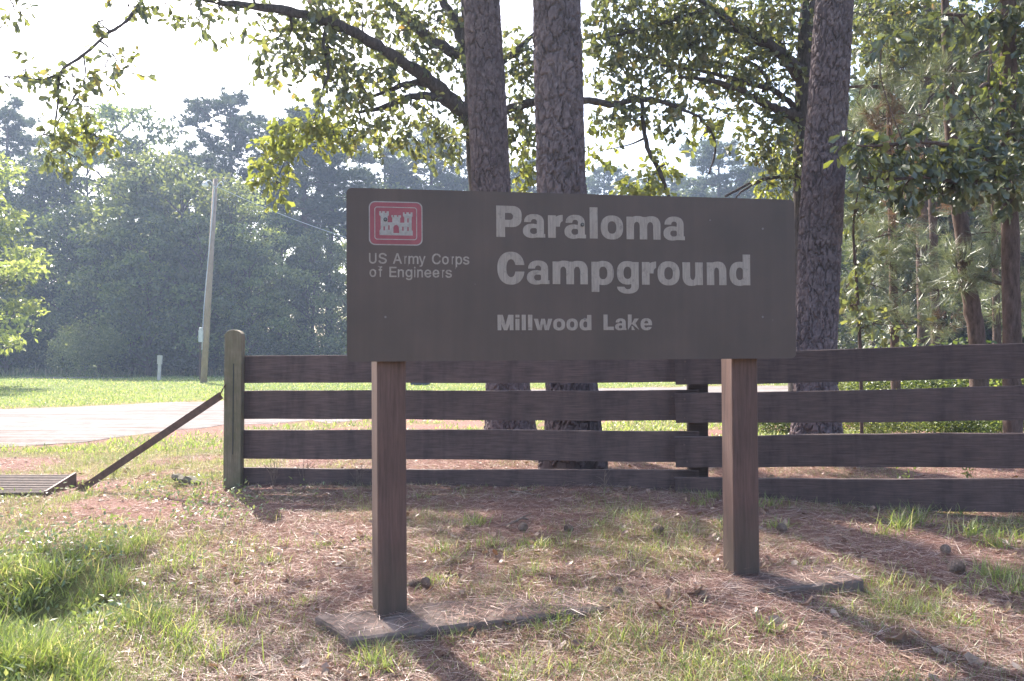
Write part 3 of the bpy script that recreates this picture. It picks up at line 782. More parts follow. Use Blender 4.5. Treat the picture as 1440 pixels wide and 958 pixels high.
    '64.25],[67.5,65.25],[68.5,67.25],[66.25,69.5],[64.75,68.75],[59.75,72.5],[53.75,75.5],[47.25,77.25],[34.25,77.25],[28,75.5],[22,72.5],[13,64.25],[11.75,64.5],[9.75,63],[7.75,64.25],[6,63],[6,61],[7.75,59.75],[9.75,61.25],[10.5,60.'
    '25],[6.5,51.25],[5.25,45],[4.75,32.25],[6.5,22.25],[9,16.25],[12.5,10.25],[21.25,2],[28.75,-1.75],[34,-3.25]],[[36.75,11.5],[29.75,14.5],[25,20],[23.25,23.75],[21.25,32],[20.75,37.25],[22,46],[25.25,54.25],[29.75,59.5],[37,62.5],['
    '44.75,62.5],[48.25,61.5],[54.5,57],[58,51],[59.75,45.75],[60.75,36.75],[59.75,28],[56.75,20],[52,14.5],[45,11.5]]],"p":[[[6,-44.75],[6,-44.75]],[[9.25,-45],[10.75,-37.75],[8.75,-35.5],[7,-36.75],[5.75,-44.25]],[[9.75,-34.25],[11.5'
    ',-33],[12.25,-30.25],[23.25,-29.75],[24.5,-28],[24.75,5.75],[29,1.5],[35.25,-2],[40.75,-3.5],[51.25,-3.25],[56.25,-1.75],[62.75,1.5],[68.75,7],[74.75,16.25],[77,23],[78.5,31.25],[78.5,43],[76.75,52.25],[73,61],[73.75,62],[76,60.25'
    '],[78.25,62],[77.75,63.25],[76,64.5],[74,63],[71.75,64.75],[70.75,64.5],[62.75,72.5],[51.75,77],[41.75,77.5],[33.75,75.5],[29.75,73],[24.25,68],[24.25,74.75],[23,76.5],[10.25,76.5],[8.5,75.25],[8.25,-28.75],[7.5,-32]],[[36,12.5],['
    '35.5,14],[33.75,15.25],[32.25,15],[29.5,17.75],[26.5,23],[24.25,34.75],[24.25,40],[26.5,51.25],[30,57],[33.25,60],[39.75,62.5],[43.75,62.75],[50.75,61.5],[56.75,56.75],[60,51],[62.25,42.25],[62.5,36],[61.5,27.75],[58,19.25],[54.25'
    ',15],[47,11.5],[42.75,11.25]],[[80.75,59.75],[82.75,62],[80.75,64.25],[78.5,62.25],[79,61]],[[7.25,124.75],[7.75,124.5],[8,124.5],[8.75,125]],[[6.5,125],[6.75,125],[7,124.75]]],"r":[[[10,-3.5],[12,-2.25],[22.25,-2.25],[24,-1],[24.'
    '5,49.25],[26.5,55],[30,58.75],[34.75,61],[38,61.75],[48,61.25],[49.75,62.25],[49.75,75.25],[48.75,77],[39,77.5],[33.25,76],[26,71.75],[24,72.5],[23.75,74.75],[21.75,76.5],[10.25,76.5],[8.5,75.25],[8,70.75],[6.75,71.25],[5,70],[5,6'
    '8],[8,66.75],[8.25,-2.25]],[[53,60.5],[55.25,62.75],[53,64.75],[50.75,62.75]],[[1.75,67.5],[3.5,68.75],[3.5,70.75],[-0.75,72.25],[-2.5,71],[-2.5,69]],[[-5.75,68.5],[-4,69.75],[-4,71.75],[-8,73.25],[-9.75,72],[-9.75,70]],[[-13,69.5'
    '],[-11.25,70.75],[-11.25,72.75],[-13,73.75],[-17.75,74.5],[-19.5,73.25],[-19.5,71.25],[-17.75,70.25]]],"s":[[[30.75,-3.5],[40.75,-3.5],[47.25,-2.5],[55.25,1.25],[59,4],[63,8.25],[65.5,12.25],[66.75,17],[67.25,21.75],[65,30.25],[62'
    '.5,34.75],[57.25,38.5],[52,41],[27.75,48],[24.5,50.25],[23.5,53],[23.5,55.75],[24.5,58.25],[27,60.75],[33.75,63.25],[39.75,63.25],[43.75,62],[48.5,58.25],[51,53.75],[52.25,52.5],[64.25,55.25],[65.5,56.75],[63,64.75],[61.5,66],[61,'
    '67.75],[54.25,73],[49.75,75.5],[40.75,77.5],[33.25,77.5],[26.75,76.5],[17.75,72.5],[11.25,66.25],[8.5,62],[7.5,58],[7.5,49.75],[9,45.25],[11.5,41],[17.25,36],[22.75,33.25],[44,27.75],[49,24.75],[50.5,21.75],[49.5,16.25],[44.75,12.'
    '5],[35.75,10.75],[28,12.25],[23.25,15.25],[20.5,21.25],[18.75,22.75],[7.25,20.75],[5.5,19.25],[5.25,17.25],[8,9.75],[14,3],[21.25,-1.5]],[[71.25,60.75],[73.5,63],[71.25,65.25],[69.25,63]],[[66.25,61.25],[68.5,63.25],[66.25,65.5],['
    '64.25,63.25]]],"y":[[[14,-30.5],[22.75,-30.5],[31.25,-26.75],[37.75,-20.5],[39,-20],[40.25,-18.25],[39.75,-17],[74.75,74.25],[73.75,76],[60,76.5],[58.25,75.25],[38.25,19.75],[18.5,75],[16.25,76.5],[3.75,76.5],[2,75.25],[1.5,74],[2'
    '9.75,0],[25.75,-11],[22.75,-14.5],[20,-15.5],[12.25,-14.75],[10.25,-16.25],[7.5,-27.75],[8.75,-29]]]}}')


def flat_shape(name, loops, th, mat, parent, origin, du, dv, dn):
    """loops of (u, v) points filled (even-odd) and made into a plate th thick standing on the board face"""
    cu = bpy.data.curves.new(name, 'CURVE')
    cu.dimensions = '2D'
    cu.fill_mode = 'FRONT' if th <= 0 else 'BOTH'
    cu.extrude = th / 2
    for lp in loops:
        s = cu.splines.new('POLY')
        s.points.add(len(lp) - 1)
        s.points.foreach_set('co', np.array([(x, y, 0, 1) for x, y in lp], np.float32).ravel())
        s.use_cyclic_u = True
    tmp = bpy.data.objects.new(name, cu)
    COL.objects.link(tmp)
    dg = bpy.context.evaluated_depsgraph_get()
    me = bpy.data.meshes.new_from_object(tmp.evaluated_get(dg))
    bpy.data.objects.remove(tmp)
    bpy.data.curves.remove(cu)
    co = np.zeros(len(me.vertices) * 3, np.float32)
    me.vertices.foreach_get('co', co)
    co = co.reshape(-1, 3)
    P = origin + co[:, :1] * du + co[:, 1:2] * dv + (co[:, 2:3] + th / 2) * dn
    me.vertices.foreach_set('co', P.astype(np.float32).ravel())
    me.materials.clear()
    me.update()
    me.name = name
    return obj(name, me, mat, parent)


TL, TR, BL = at(487, 264, 4.31), at(1117, 281, 4.735), at(488, 509, 4.31)
U = (TR - TL) / np.linalg.norm(TR - TL)
NRM = np.cross(U, np.array([0, 0, 1.0]))
NRM /= np.linalg.norm(NRM)                      # towards the camera side
Vv = np.cross(NRM, U)
Vv /= np.linalg.norm(Vv)                        # up along the board
BW, BH = float(np.linalg.norm(TR - TL)), float(np.linalg.norm(TL - BL))
if NRM[1] > 0:
    NRM = -NRM
    Vv = -Vv if Vv[2] < 0 else Vv


def on_board(px, py):
    """board coordinates (u right, v up from the top-left corner) seen at a pixel"""
    r = ray(px, py)
    o = np.array([0, 0, CAM_Z])
    t = np.dot(TL - o, NRM) / np.dot(r, NRM)
    p = o + r * t - TL
    return float(p @ U), float(p @ Vv)


sign = tag(empty('campground_sign', (float((TL + TR)[0] / 2), float((TL + TR)[1] / 2), .2)),
           'large brown campground sign with white lettering and a red castle emblem on two square posts', 'sign')
sign.location = (0, 0, 0)


def rrect(x0, y0, x1, y1, r, k=6):
    pts = []
    for cx_, cy_, a0 in ((x1 - r, y1 - r, 0), (x0 + r, y1 - r, 90), (x0 + r, y0 + r, 180), (x1 - r, y0 + r, 270)):
        for i in range(k + 1):
            a = R(a0 + 90 * i / k)
            pts.append((cx_ + r * math.cos(a), cy_ + r * math.sin(a)))
    return pts


BT = 0.034
board = flat_shape('sign_board', [rrect(0, -BH, BW, 0, .03)], BT, M['sign_brown'], sign, TL - NRM * BT, U, Vv, NRM)


def area(lp):
    a = np.array(lp)
    return abs(np.sum(a[:, 0] * np.roll(a[:, 1], -1) - a[:, 1] * np.roll(a[:, 0], -1))) / 2


def letter(ch, style, pl, pr, base, cap, lift=.0006):
    lps = [l for l in GLY[style][ch] if area(l) > 25]
    xs = [p[0] for l in lps for p in l]
    x0, x1 = min(xs), max(xs)
    uL, v0 = on_board(pl, base)
    uR, _ = on_board(pr, base)
    _, v1 = on_board(pl, base - cap)
    su, sv = (uR - uL) / (x1 - x0), (v1 - v0) / 100.0
    loops = [[((p[0] - x0) * su, p[1] * sv) for p in l] for l in lps]
    return flat_shape('letter', loops, .0012, M['letter'], board, TL + U * uL + Vv * v0 + NRM * lift, U, Vv, NRM)


LINES = [
    ('b', 333.2, 338.0, 698, 963, 44.0, 'P 698 733.8 a 735.3 766.7 r 770.7 791.3 a 793.8 824.1 l 829.3 840.5 o 844.9 876.3 m 881.1 929 a 933 963'),
    ('b', 399.2, 401.4, 699, 1055, 44.2, 'C 699.5 737.5 a 741 772.6 m 777.2 826.6 p 831.8 863.2 g 867.6 898.2 r 902.8 922.8 o 924.7 955.7 u 959.8 988.3 n 994 1021.5 d 1025.9 1055'),
    ('b', 464.6, 464.2, 699, 917, 21.8, 'M 699.7 722.2 i 724.9 730.6 l 733.7 739.4 l 742.5 748.6 w 750.8 776.7 o 777.8 794.6 o 796.6 812.6 d 815 831.7 L 848.7 863.3 a 865 880.8 k 883 899 e 900.8 917'),
    ('r', 370.4, 371.9, 519, 660, 14.3, 'U 518.9 529.5 S 532.2 544 A 552.5 565.3 r 566.7 572 m 573.5 588.5 y 589 598.5 C 607.4 620 o 621.6 631.6 r 633.4 638.4 p 640.3 650 s 651 660.2'),
    ('r', 389.2, 390.4, 519, 636, 14.0, 'o 519.7 529.5 f 531.3 537.7 E 547.5 557.8 n 559.2 568.4 g 570.2 579.9 i 582.3 584.4 n 586.4 595.2 e 596.8 606.8 e 608.3 618 r 619.8 625 s 626.3 635.7'),
]
for style, b0, b1, xa, xb, cap, spec in LINES:
    tk = spec.split()
    for ch, pl, pr in zip(tk[0::3], tk[1::3], tk[2::3]):
        pl, pr = float(pl), float(pr)
        letter(ch, style, pl, pr, b0 + (b1 - b0) * (pl - xa) / (xb - xa), cap)

# emblem: outer rim, red field, inner line, castle
eu0, ev0 = on_board(518.8, 344.6)
eu1, ev1 = on_board(594.0, 284.6)
EW, EH = eu1 - eu0, ev1 - ev0
EO = TL + U * eu0 + Vv * ev0
t_ = .006
emb = flat_shape('emblem_panel', [rrect(0, 0, EW, EH, .032)], .0012, M['emblem_white'], board, EO + NRM * .0006, U, Vv, NRM)
flat_shape('emblem_field', [rrect(t_, t_, EW - t_, EH - t_, .028)], .0008, M['emblem_red'], board, EO + NRM * .0019, U, Vv, NRM)
i_ = .029
flat_shape('emblem_line', [rrect(i_, i_, EW - i_, EH - i_, .015), rrect(i_ + .0045, i_ + .0045, EW - i_ - .0045, EH - i_ - .0045, .011)], .0008,
           M['emblem_white'], board, EO + NRM * .0028, U, Vv, NRM)
# castle outline in the units of the photograph's enlargement (x 360..960, y 715 down to 295)
cas = [(365, 715), (365, 630), (385, 610), (385, 385), (360, 360), (360, 295), (395, 295), (395, 325), (412, 325), (412, 295), (465, 295), (465, 325), (490, 325), (490, 295), (532, 295),
       (532, 360), (512, 385), (512, 487), (592, 487), (592, 405), (575, 390), (575, 360), (605, 360), (605, 390), (622, 390), (622, 360), (680, 360), (680, 390), (700, 390), (700, 360), (750, 360),
       (750, 395), (735, 408), (735, 490), (808, 490), (808, 395), (785, 370), (785, 305), (815, 305), (815, 335), (845, 335), (845, 305), (895, 305), (895, 335), (922, 335), (922, 305), (957, 305),
       (957, 370), (942, 395), (942, 615), (960, 635), (960, 715)]
door = [(612, 675)] + [(662 - 50 * math.cos(a), 590 - 60 * math.sin(a)) for a in np.linspace(0, math.pi, 9)] + [(718, 675)]
slots = [[(x, y0), (x + 26, y0), (x + 26, y1), (x, y1)] for x, y0, y1 in ((862, 410, 485), (862, 565, 635), (435, 560, 632), (770, 560, 632), (520, 540, 620))]


def emb_uv(p):
    return ((p[0] - 175) / (1138 - 175) * EW, (890 - p[1]) / (890 - 118) * EH)


flat_shape('castle', [[emb_uv(p) for p in lp] for lp in [cas, door] + slots], .0009, M['emblem_white'], board, EO + NRM * .0029, U, Vv, NRM)
# bolts: two with washers, small heads elsewhere
for px, py, r_, nm in ((542, 309, .0105, 'washer'), (818.7, 316.3, .0105, 'washer'), (1072, 322, .006, 'bolt_head'), (1072, 446, .006, 'bolt_head'), (542, 446, .006, 'bolt_head'), (822, 449, .007, 'bolt_head'), (998, 310, .004, 'bolt_head')):
    u_, v_ = on_board(px, py)
    ring = [(r_ * math.cos(a), r_ * math.sin(a)) for a in np.linspace(0, 2 * math.pi, 14, endpoint=False)]
    o0 = TL + U * u_ + Vv * v_
    flat_shape(nm, [ring], .003, M['cabinet'] if nm == 'washer' else M['bolt'], board, o0 + NRM * .0042, U, Vv, NRM)
    if nm == 'washer':
        flat_shape('bolt_head', [[(x * .55, y * .55) for x, y in ring]], .003, M['bolt'], board, o0 + NRM * .0075, U, Vv, NRM)


def square_post(name, mat, w, w2, h, parent, loc, rz, tilt=(0, 0), chamfer=.01, rows=2):
    mb = MB()
    c = chamfer
    prof = [(-w / 2 + c, -w2 / 2), (w / 2 - c, -w2 / 2), (w / 2, -w2 / 2 + c), (w / 2, w2 / 2 - c), (w / 2 - c, w2 / 2), (-w / 2 + c, w2 / 2), (-w / 2, w2 / 2 - c), (-w / 2, -w2 / 2 + c)]
    v = [(x, y, z) for z in (0, h) for x, y in prof]
    f = [(i, (i + 1) % 8, 8 + (i + 1) % 8, 8 + i) for i in range(8)] + [tuple(range(8))[::-1], tuple(range(8, 16))]
    mb.add(v, f)
    o = mb.build(name, mat, parent)
    o.location = loc
    o.rotation_euler = (tilt[0], tilt[1], rz)
    return o


for px, py, d, rz in ((548, 866, 4.47, 21), (1042.5, 807, 4.83, 9)):
    p = at(px, py, d)
    top = at(px, 300, d)[2]
    square_post('post', M['sign_post'], .158, .158, top - p[2] + .06, sign, (p[0], p[1], p[2] - .06), R(rz), (0, R(-.4)), .007)

# concrete slab under the posts: a strip with worn edges
sl = []
K = 60
FL, BLk, FR, BRt = np.array([-.80, 4.10]), np.array([-1.07, 4.47]), np.array([1.97, 4.60]), np.array([1.93, 4.92])
prof = [(0, -.16), (0, -.012), (.035, .0)] + [(t, .0) for t in np.linspace(.15, .85, 6)] + [(.965, 0), (1, -.012), (1, -.16)]
for i in range(K + 1):
    s = i / K
    fl, bk = FL + (FR - FL) * s, BLk + (BRt - BLk) * s
    z0 = .128 + .155 * s + .012 * math.sin(s * 3.1)
    for t, dz in prof:
        xy = fl + (bk - fl) * t
        xy = xy + (RNG.random(2) - .5) * (.012 if abs(dz) > 0 or t in (.035, .965) else .004)
        sl.append((*xy, z0 + dz + (RNG.random() - .5) * .006))
np_ = len(prof)
f = [tuple(q) for q in grid_faces(K + 1, np_)] + [tuple(range(np_)), tuple(range(K * np_, (K + 1) * np_))[::-1]]
tag(MB().add(np.array(sl), f).build('concrete_slab', M['concrete'], None, None, False), 'long weathered concrete slab at the foot of the brown sign posts', 'slab')

# ------------------------------------------------------------------ board fence
fence = tag(empty('board_fence'), 'dark brown four board fence behind the sign with a mossy round topped end post', 'fence')


def plank(px0, y0t, y0b, d0, px1, y1t, y1b, d1, th=.045, back=0.0):
    a, b = at(px0, (y0t + y0b) / 2, d0), at(px1, (y1t + y1b) / 2, d1)
    h = ((y0b - y0t) * d0 + (y1b - y1t) * d1) / 2 / F_PX
    L = np.linalg.norm(b - a)
    mb = MB()
    k = 24
    v = []
    for i in range(k + 1):
        x = -L / 2 + L * i / k
        wob = .007 * math.sin(i * .28 + px0 + y0t) + .002 * math.sin(i * .9) + .002 * random.uniform(-1, 1)
        for yy, zz in ((-th / 2, -h / 2), (-th / 2, h / 2 - .006), (-th / 2 + .006, h / 2), (th / 2, h / 2), (th / 2, -h / 2)):
            v.append((x, yy + wob, zz + wob * .6))
    ff = []
    for i in range(k):
        for j in range(5):
            ff.append((i * 5 + j, (i + 1) * 5 + j, (i + 1) * 5 + (j + 1) % 5, i * 5 + (j + 1) % 5))
    ff += [(0, 1, 2, 3, 4), tuple(k * 5 + q for q in (4, 3, 2, 1, 0))]
    o = mb.add(np.array(v), ff).build('plank', M['plank'], fence)
    mid = (a + b) / 2
    dx, dy, dz = b - a
    o.location = (mid[0], mid[1] + back, mid[2])
    o.rotation_euler = (R(random.uniform(-1.2, 1.2)), -math.asin(dz / L), math.atan2(dy, dx))
    for xx in ((-L / 2 + .10, L / 2 - .09) if px0 > 900 else (L / 2 - .26,)):
        for zz in (-h * .28, h * .28):
            nm = MB().tube([(0, 0, 0), (0, -.005, 0)], [.009, .008], 8)
            n_ = nm.build('nail_head', M['rust'], o)
            n_.location = (xx + random.uniform(-.015, .015), -th / 2 - .003, zz + random.uniform(-.02, .02))
    return o


for t0, b0, t1, b1 in ((500, 540, 497, 537), (550, 589.8, 549, 592), (604.5, 645.2, 607, 650), (659, 697, 663, 704)):
    plank(336, t0, b0, 8.22, 985, t1, b1, 7.62, back=.05)
# second run: its ends lap over the first one's
d_l, d_r = 7.60, 6.28
for (tl, bl), (tr, br) in (((498.5, 540.5), (478, 530.5)), ((553.3, 596), (540.5, 589)), ((613, 657), (608, 657)), ((672.5, 713), (673, 722))):
    plank(950, tl, bl, d_l, 1580, tr, br, d_r)


def round_top_post(px, ptop, pbot, d, w, mat, rz=0.0, tw=.14):
    a, b = at(px, pbot, d), at(px, ptop, d)
    h = b[2] - a[2]
    n = 9
    prof = [(-w / 2, -.25), (w / 2, -.25)] + [(w / 2 * math.cos(t) if abs(math.cos(t)) < .97 else math.copysign(w / 2, math.cos(t)), h - .06 + .06 * math.sin(t)) for t in np.linspace(0, math.pi, n)]
    k = len(prof)
    v = [(x, -tw / 2, z) for x, z in prof] + [(x, tw / 2, z) for x, z in prof]
    f = [tuple(range(k)), tuple(range(k, 2 * k))[::-1]] + [(i, k + i, k + (i + 1) % k, (i + 1) % k) for i in range(k)]
    o = MB().add(np.array(v), f).build('post', mat, fence, bevel=.006)
    o.location = a
    o.rotation_euler = (R(.5), R(.35), rz)
    return o


ep = round_top_post(328.5, 464, 680, 8.20, .168, M['mossy_post'], R(4))
ep['label'] = 'mossy greenish end post with a rounded top'
crk = MB().box(.008, -.072, .75, .006, .01, .9)
c_ = crk.build('drying_crack', M['cabinet'], ep)
square_post('post', M['plank'], .185, .16, 1.5, fence, tuple(at(981, 690, 7.80) - np.array([0, 0, .3])), R(-6), (0, 0), .01)
square_post('post', M['plank'], .16, .16, 1.55, fence, tuple(at(1486, 715, 6.70) - np.array([0, 0, .25])), R(-10), (0, 0), .01)

# rusty angle bar tied to the end post
bar = tag(empty('steel_bar'), 'rusty steel bar slanting from the ground up to the mossy end post', 'bar')
b0, b1 = ground_at(112, 690), at(311, 556, 8.05)
b0 = b0 - (b1 - b0) * .02
mbar = MB()
ax = (b1 - b0) / np.linalg.norm(b1 - b0)
sd = np.cross(ax, [0, 1, 0]); sd /= np.linalg.norm(sd)
up = np.array([0, 1.0, 0])
w_, t2 = .072, .008


def sweep(prof, a, b, s, u):
    v = [p + s * x + u * y for p in (a, b) for x, y in prof]
    k = len(prof)
    return np.array(v), [tuple(range(k))[::-1], tuple(range(k, 2 * k))] + [(i, (i + 1) % k, k + (i + 1) % k, k + i) for i in range(k)]


v_, f_ = sweep([(-w_ / 2, 0), (w_ / 2, 0), (w_ / 2, w_), (w_ / 2 - t2, w_), (w_ / 2 - t2, t2), (-w_ / 2, t2)], b0, b1, sd, up)
mbar.add(v_, f_).build('angle_bar', M['rust'], bar)
wl_ = [b1 + ax * -.03, b1 + ax * .03 + np.array([0, -.01, .05]), at(314, 546, 8.10), at(317, 541, 8.10)]
MB().tube(smooth_path(wl_, 4), .007, 6).build('tie_wire', M['rust'], bar)

# cattle guard of steel bars
guard = tag(empty('cattle_guard'), 'rusty grid of steel bars lying flat in the ground beside the slanting bar', 'cattle guard')
gN, gF = at(66, 694, 8.42), at(104, 670, 9.35)
nb = 11
for i in range(nb):
    t = i / (nb - 1)
    e = gN + (gF - gN) * t
    mb = MB()
    mb.tube([e + np.array([-4.2, -.10, -.0]), e + np.array([-.02, 0, 0])], .021, 8)
    mb.build('bar', M['rust'], guard)
s0, s1 = gN - (gF - gN) * .06, gF + (gF - gN) * .06
mb = MB()
sdv = (s1 - s0) / np.linalg.norm(s1 - s0)
v_, f_ = sweep([(-.012, -.14), (.012, -.14), (.012, .035), (-.012, .035)], s0, s1, np.cross(sdv, [0, 0, 1.0]), np.array([0, 0, 1.0]))
mb.add(v_, f_).build('side_rail', M['rust'], guard)

# ------------------------------------------------------------------ tree trunks
def voronoi_bark(n_rows, n_cols, cells_u, cell_h, length, seed):
    rng = np.random.default_rng(seed)
    cv = int(length / cell_h) + 4
    J = rng.random((cv, cells_u, 2)) * .9 + .05
    H = rng.random((cv, cells_u))
    vv, uu = np.meshgrid(np.linspace(0, length / cell_h, n_rows), np.linspace(0, cells_u, n_cols, endpoint=False), indexing='ij')
    # warp
    w1, w2 = fbm(uu * 1.3 + 3, vv * 1.3, 4) - .5, fbm(uu * 1.3 + 43, vv * 1.3 + 9, 4) - .5
    uu, vv = uu + 1.7 * w1, vv + 1.3 * w2
    iu, iv = np.floor(uu).astype(int), np.floor(vv).astype(int)
    d1 = np.full(uu.shape, 9.0); d2 = d1.copy(); hh = np.zeros(uu.shape)
    for a in (-1, 0, 1):
        for b in (-1, 0, 1):
            cu, cv_ = (iu + a), np.clip(iv + b, 0, cv - 1)
            q = J[cv_, cu % cells_u]
            d = np.hypot((cu + q[..., 0] - uu), (cv_ + q[..., 1] - vv))
            nearer = d < d1
            d2 = np.where(nearer, d1, np.minimum(d2, d))
            hh = np.where(nearer, H[cv_, cu % cells_u], hh)
            d1 = np.where(nearer, d, d1)
    return np.clip(d2 - d1, 0, 1), hh


def pine_trunk(name, path, mat, parent, seed, z_fine=8.5, cells=16, cell_h=.21, depth=.026):
    """path rows (x, y, z, radius) from the base up; plated bark up to z_fine, plain above"""
    P = smooth_path(path, 12)
    L = np.concatenate([[0], np.cumsum(np.linalg.norm(np.diff(P[:, :3], axis=0), axis=1))])
    zf = min(z_fine, L[-1])
    rows, cols = int(zf / .02), 144
    s = np.linspace(0, zf, rows)
    C = np.stack([np.interp(s, L, P[:, k]) for k in range(4)], 1)
    crack, hh = voronoi_bark(rows, cols, cells, cell_h, zf, seed)
    gap = (1 - sstep(.02, .19, crack)) * (.7 + .3 * hh)
    c2, h2 = voronoi_bark(rows, cols, cells * 2, cell_h * .55, zf, seed + 50)
    hh = .65 * hh + .35 * h2
    gap = np.maximum(gap, .45 * (1 - sstep(.03, .2, c2)))
    a = np.linspace(0, 2 * np.pi, cols, endpoint=False)
    lump = (fbm(s[:, None] * 1.2 + seed, np.cos(a)[None] * 1.5 + 8, 3) - .5) * .05
    root = np.exp(-s / .35)[:, None] * (.10 + .05 * np.cos(5 * a + seed)[None]) * C[:, 3:4] / .28
    rr = C[:, 3:4] * (1 + lump) + root + depth * (hh - .4) * .55 - gap * depth
    V = np.stack([C[:, 0:1] + rr * np.cos(a), C[:, 1:2] + rr * np.sin(a), np.broadcast_to(C[:, 2:3], rr.shape)], -1).reshape(-1, 3)
    i, j = np.meshgrid(np.arange(rows - 1), np.arange(cols), indexing='ij')
    i, j = i.ravel(), j.ravel()
    j2 = (j + 1) % cols
    mb = MB().add(V, np.stack([i * cols + j, i * cols + j2, (i + 1) * cols + j2, (i + 1) * cols + j], 1), np.clip(gap.ravel() * .85 + .45 * (hh.ravel() - .5), 0, 1))
    if L[-1] > zf:
        s2 = np.linspace(zf, L[-1], 14)
        C2 = np.stack([np.interp(s2, L, P[:, k]) for k in range(4)], 1)
        v, f = tube(C2[:, :3], C2[:, 3], 20)
        mb.add(v, f, .2)
    return mb.build(name, mat, parent, 'crack', smooth=False)


def px_path(rows):
    """rows (px, py, depth, width in px) -> (x, y, z, radius)"""
    return np.array([(*at(px, py, d), w * d / F_PX / 2) for px, py, d, w in rows])


# needle tufts -------------------------------------------------------------
def tufts(mb, P, D, n_needles, length, width, spread=.9, rng=RNG):
    k = len(P)
    base = np.repeat(P, n_needles, 0)
    ax = np.repeat(D, n_needles, 0) + rnd_dirs(k * n_needles, 0, rng) * spread
    N = rnd_dirs(len(ax), 0, rng)
    L = length * (.7 + .5 * rng.random(len(ax)))
    cards(mb, base + ax * .01, ax, N, L, width, NEEDLE_V, NEEDLE_F)


def make_pine_crown(seed, h, z0, rad, needles=15, nlen=.5, nw=.075, n_br=46, taper=.75):
    rng = np.random.default_rng(seed)
    leaf, wood = MB(), MB()
    pts, dirs = [], []
    for b in range(n_br):
        t = (b + rng.random()) / n_br
        z = z0 + (h - z0) * t
        az = b * 2.4 + rng.random()
        ln = rad * (math.sin(math.pi * min(1, .18 + .82 * t)) ** .6 * taper + .22) * (.6 + .6 * rng.random())
        rise = (.15 + .5 * t) * ln * rng.random()
        p0 = np.array([0, 0, z])
        p1 = np.array([math.cos(az) * ln, math.sin(az) * ln, z + rise])
        mid = (p0 + p1) / 2 + np.array([0, 0, -.06 * ln])
        path = smooth_path([p0, mid, p1], 4)
        wood.tube(path, np.linspace(.055, .015, len(path)), 5, False)
        for q in range(int(7 + ln * 3.5)):
            s = .35 + .65 * rng.random() ** .7
            c = path[int(s * (len(path) - 1))] + rng.normal(size=3) * np.array([.36, .36, .16]) * (.5 + ln * .14)
            for w in range(3):
                d = rng.normal(size=3) * .5 + np.array([math.cos(az) * .5, math.sin(az) * .5, .5])
                pts.append(c + rng.normal(size=3) * .16)
                dirs.append(d / np.linalg.norm(d))
    tufts(leaf, np.array(pts), np.array(dirs), needles, nlen, nw, .75, rng)
    return leaf.mesh('needles'), wood.mesh('limbs')


def make_hardwood(seed, h, z0, rad, n_clump=30, per=250, size=.36, squash=.5):
    rng = np.random.default_rng(seed)
    leaf, wood = MB(), MB()
    wood.tube(smooth_path([(0, 0, -.3), (.1, 0, h * .3), (-.1, .1, h * .6), (0, 0, h * .88)], 5), np.linspace(.24, .05, 16), 8)
    for i in range(n_clump):
        t = (i + .5) / n_clump
        z = z0 + (h - z0) * (t ** .85)
        prof = math.sin(math.pi * (.12 + .84 * t)) ** .55
        r = rad * prof * rng.random() ** .35 * .92
        az = i * 2.39996 + rng.random()
        c = np.array([r * math.cos(az), r * math.sin(az), z - .10 * r])
        cr = rad * (.20 + .22 * rng.random()) * (1.15 - .3 * t)
        d = rnd_dirs(per, .25, rng)
        rr = cr * (1 - .45 * rng.random(per) ** 2.0)[:, None]
        # lumpy clump
        ph = rng.random(3) * 6
        lump = 1 + .25 * np.sin(d @ np.array([3.1, 2.2, 4.0]) + ph[0]) + .18 * np.sin(d @ np.array([-5., 6., 3.]) + ph[1])
        P = c + d * rr * lump[:, None] * np.array([1, 1, squash])
        A = rnd_dirs(per, -.4, rng)
        N = rnd_dirs(per, 1.3, rng)
        cards(leaf, P, A, N, size * (.6 + .8 * rng.random(per)), size * .62, LANCE_V, LANCE_F, np.full(per, .35 + 1.15 * rng.random()))
        p0 = np.array([0, 0, max(z0 * .6, c[2] - .6 * r - .5)])
        wood.tube(smooth_path([p0, (p0 + c) / 2 + np.array([0, 0, .15]), c], 3), np.linspace(.08, .02, 7), 5, False)
    return leaf.mesh('leaves', 'tone'), wood.mesh('trunk')


def make_bush(seed, h, rad, per=420, n=14, size=.16):
    rng = np.random.default_rng(seed)
    leaf = MB()
    for i in range(n):
        az = i * 2.4
        r = rad * math.sqrt(rng.random()) * .8
        z = h * (.2 + .62 * rng.random()) * (1 - .45 * (r / rad) ** 2)
        c = np.array([r * math.cos(az), r * math.sin(az), z])
        cr = rad * (.28 + .2 * rng.random())
        d = rnd_dirs(per, .2, rng)
        P = c + d * (cr * (1 - .6 * rng.random(per) ** 1.5))[:, None] * (1 + .25 * np.sin(d @ np.array([4., 3., 5.]) + i))[:, None]
        P[:, 2] = np.abs(P[:, 2])
        cards(leaf, P, rnd_dirs(per, -.2, rng), rnd_dirs(per, .8, rng), size * (.6 + .8 * rng.random(per)), size * .6, LANCE_V, LANCE_F, np.full(per, .6 + .7 * rng.random()))
    return leaf.mesh('leaves', 'tone')


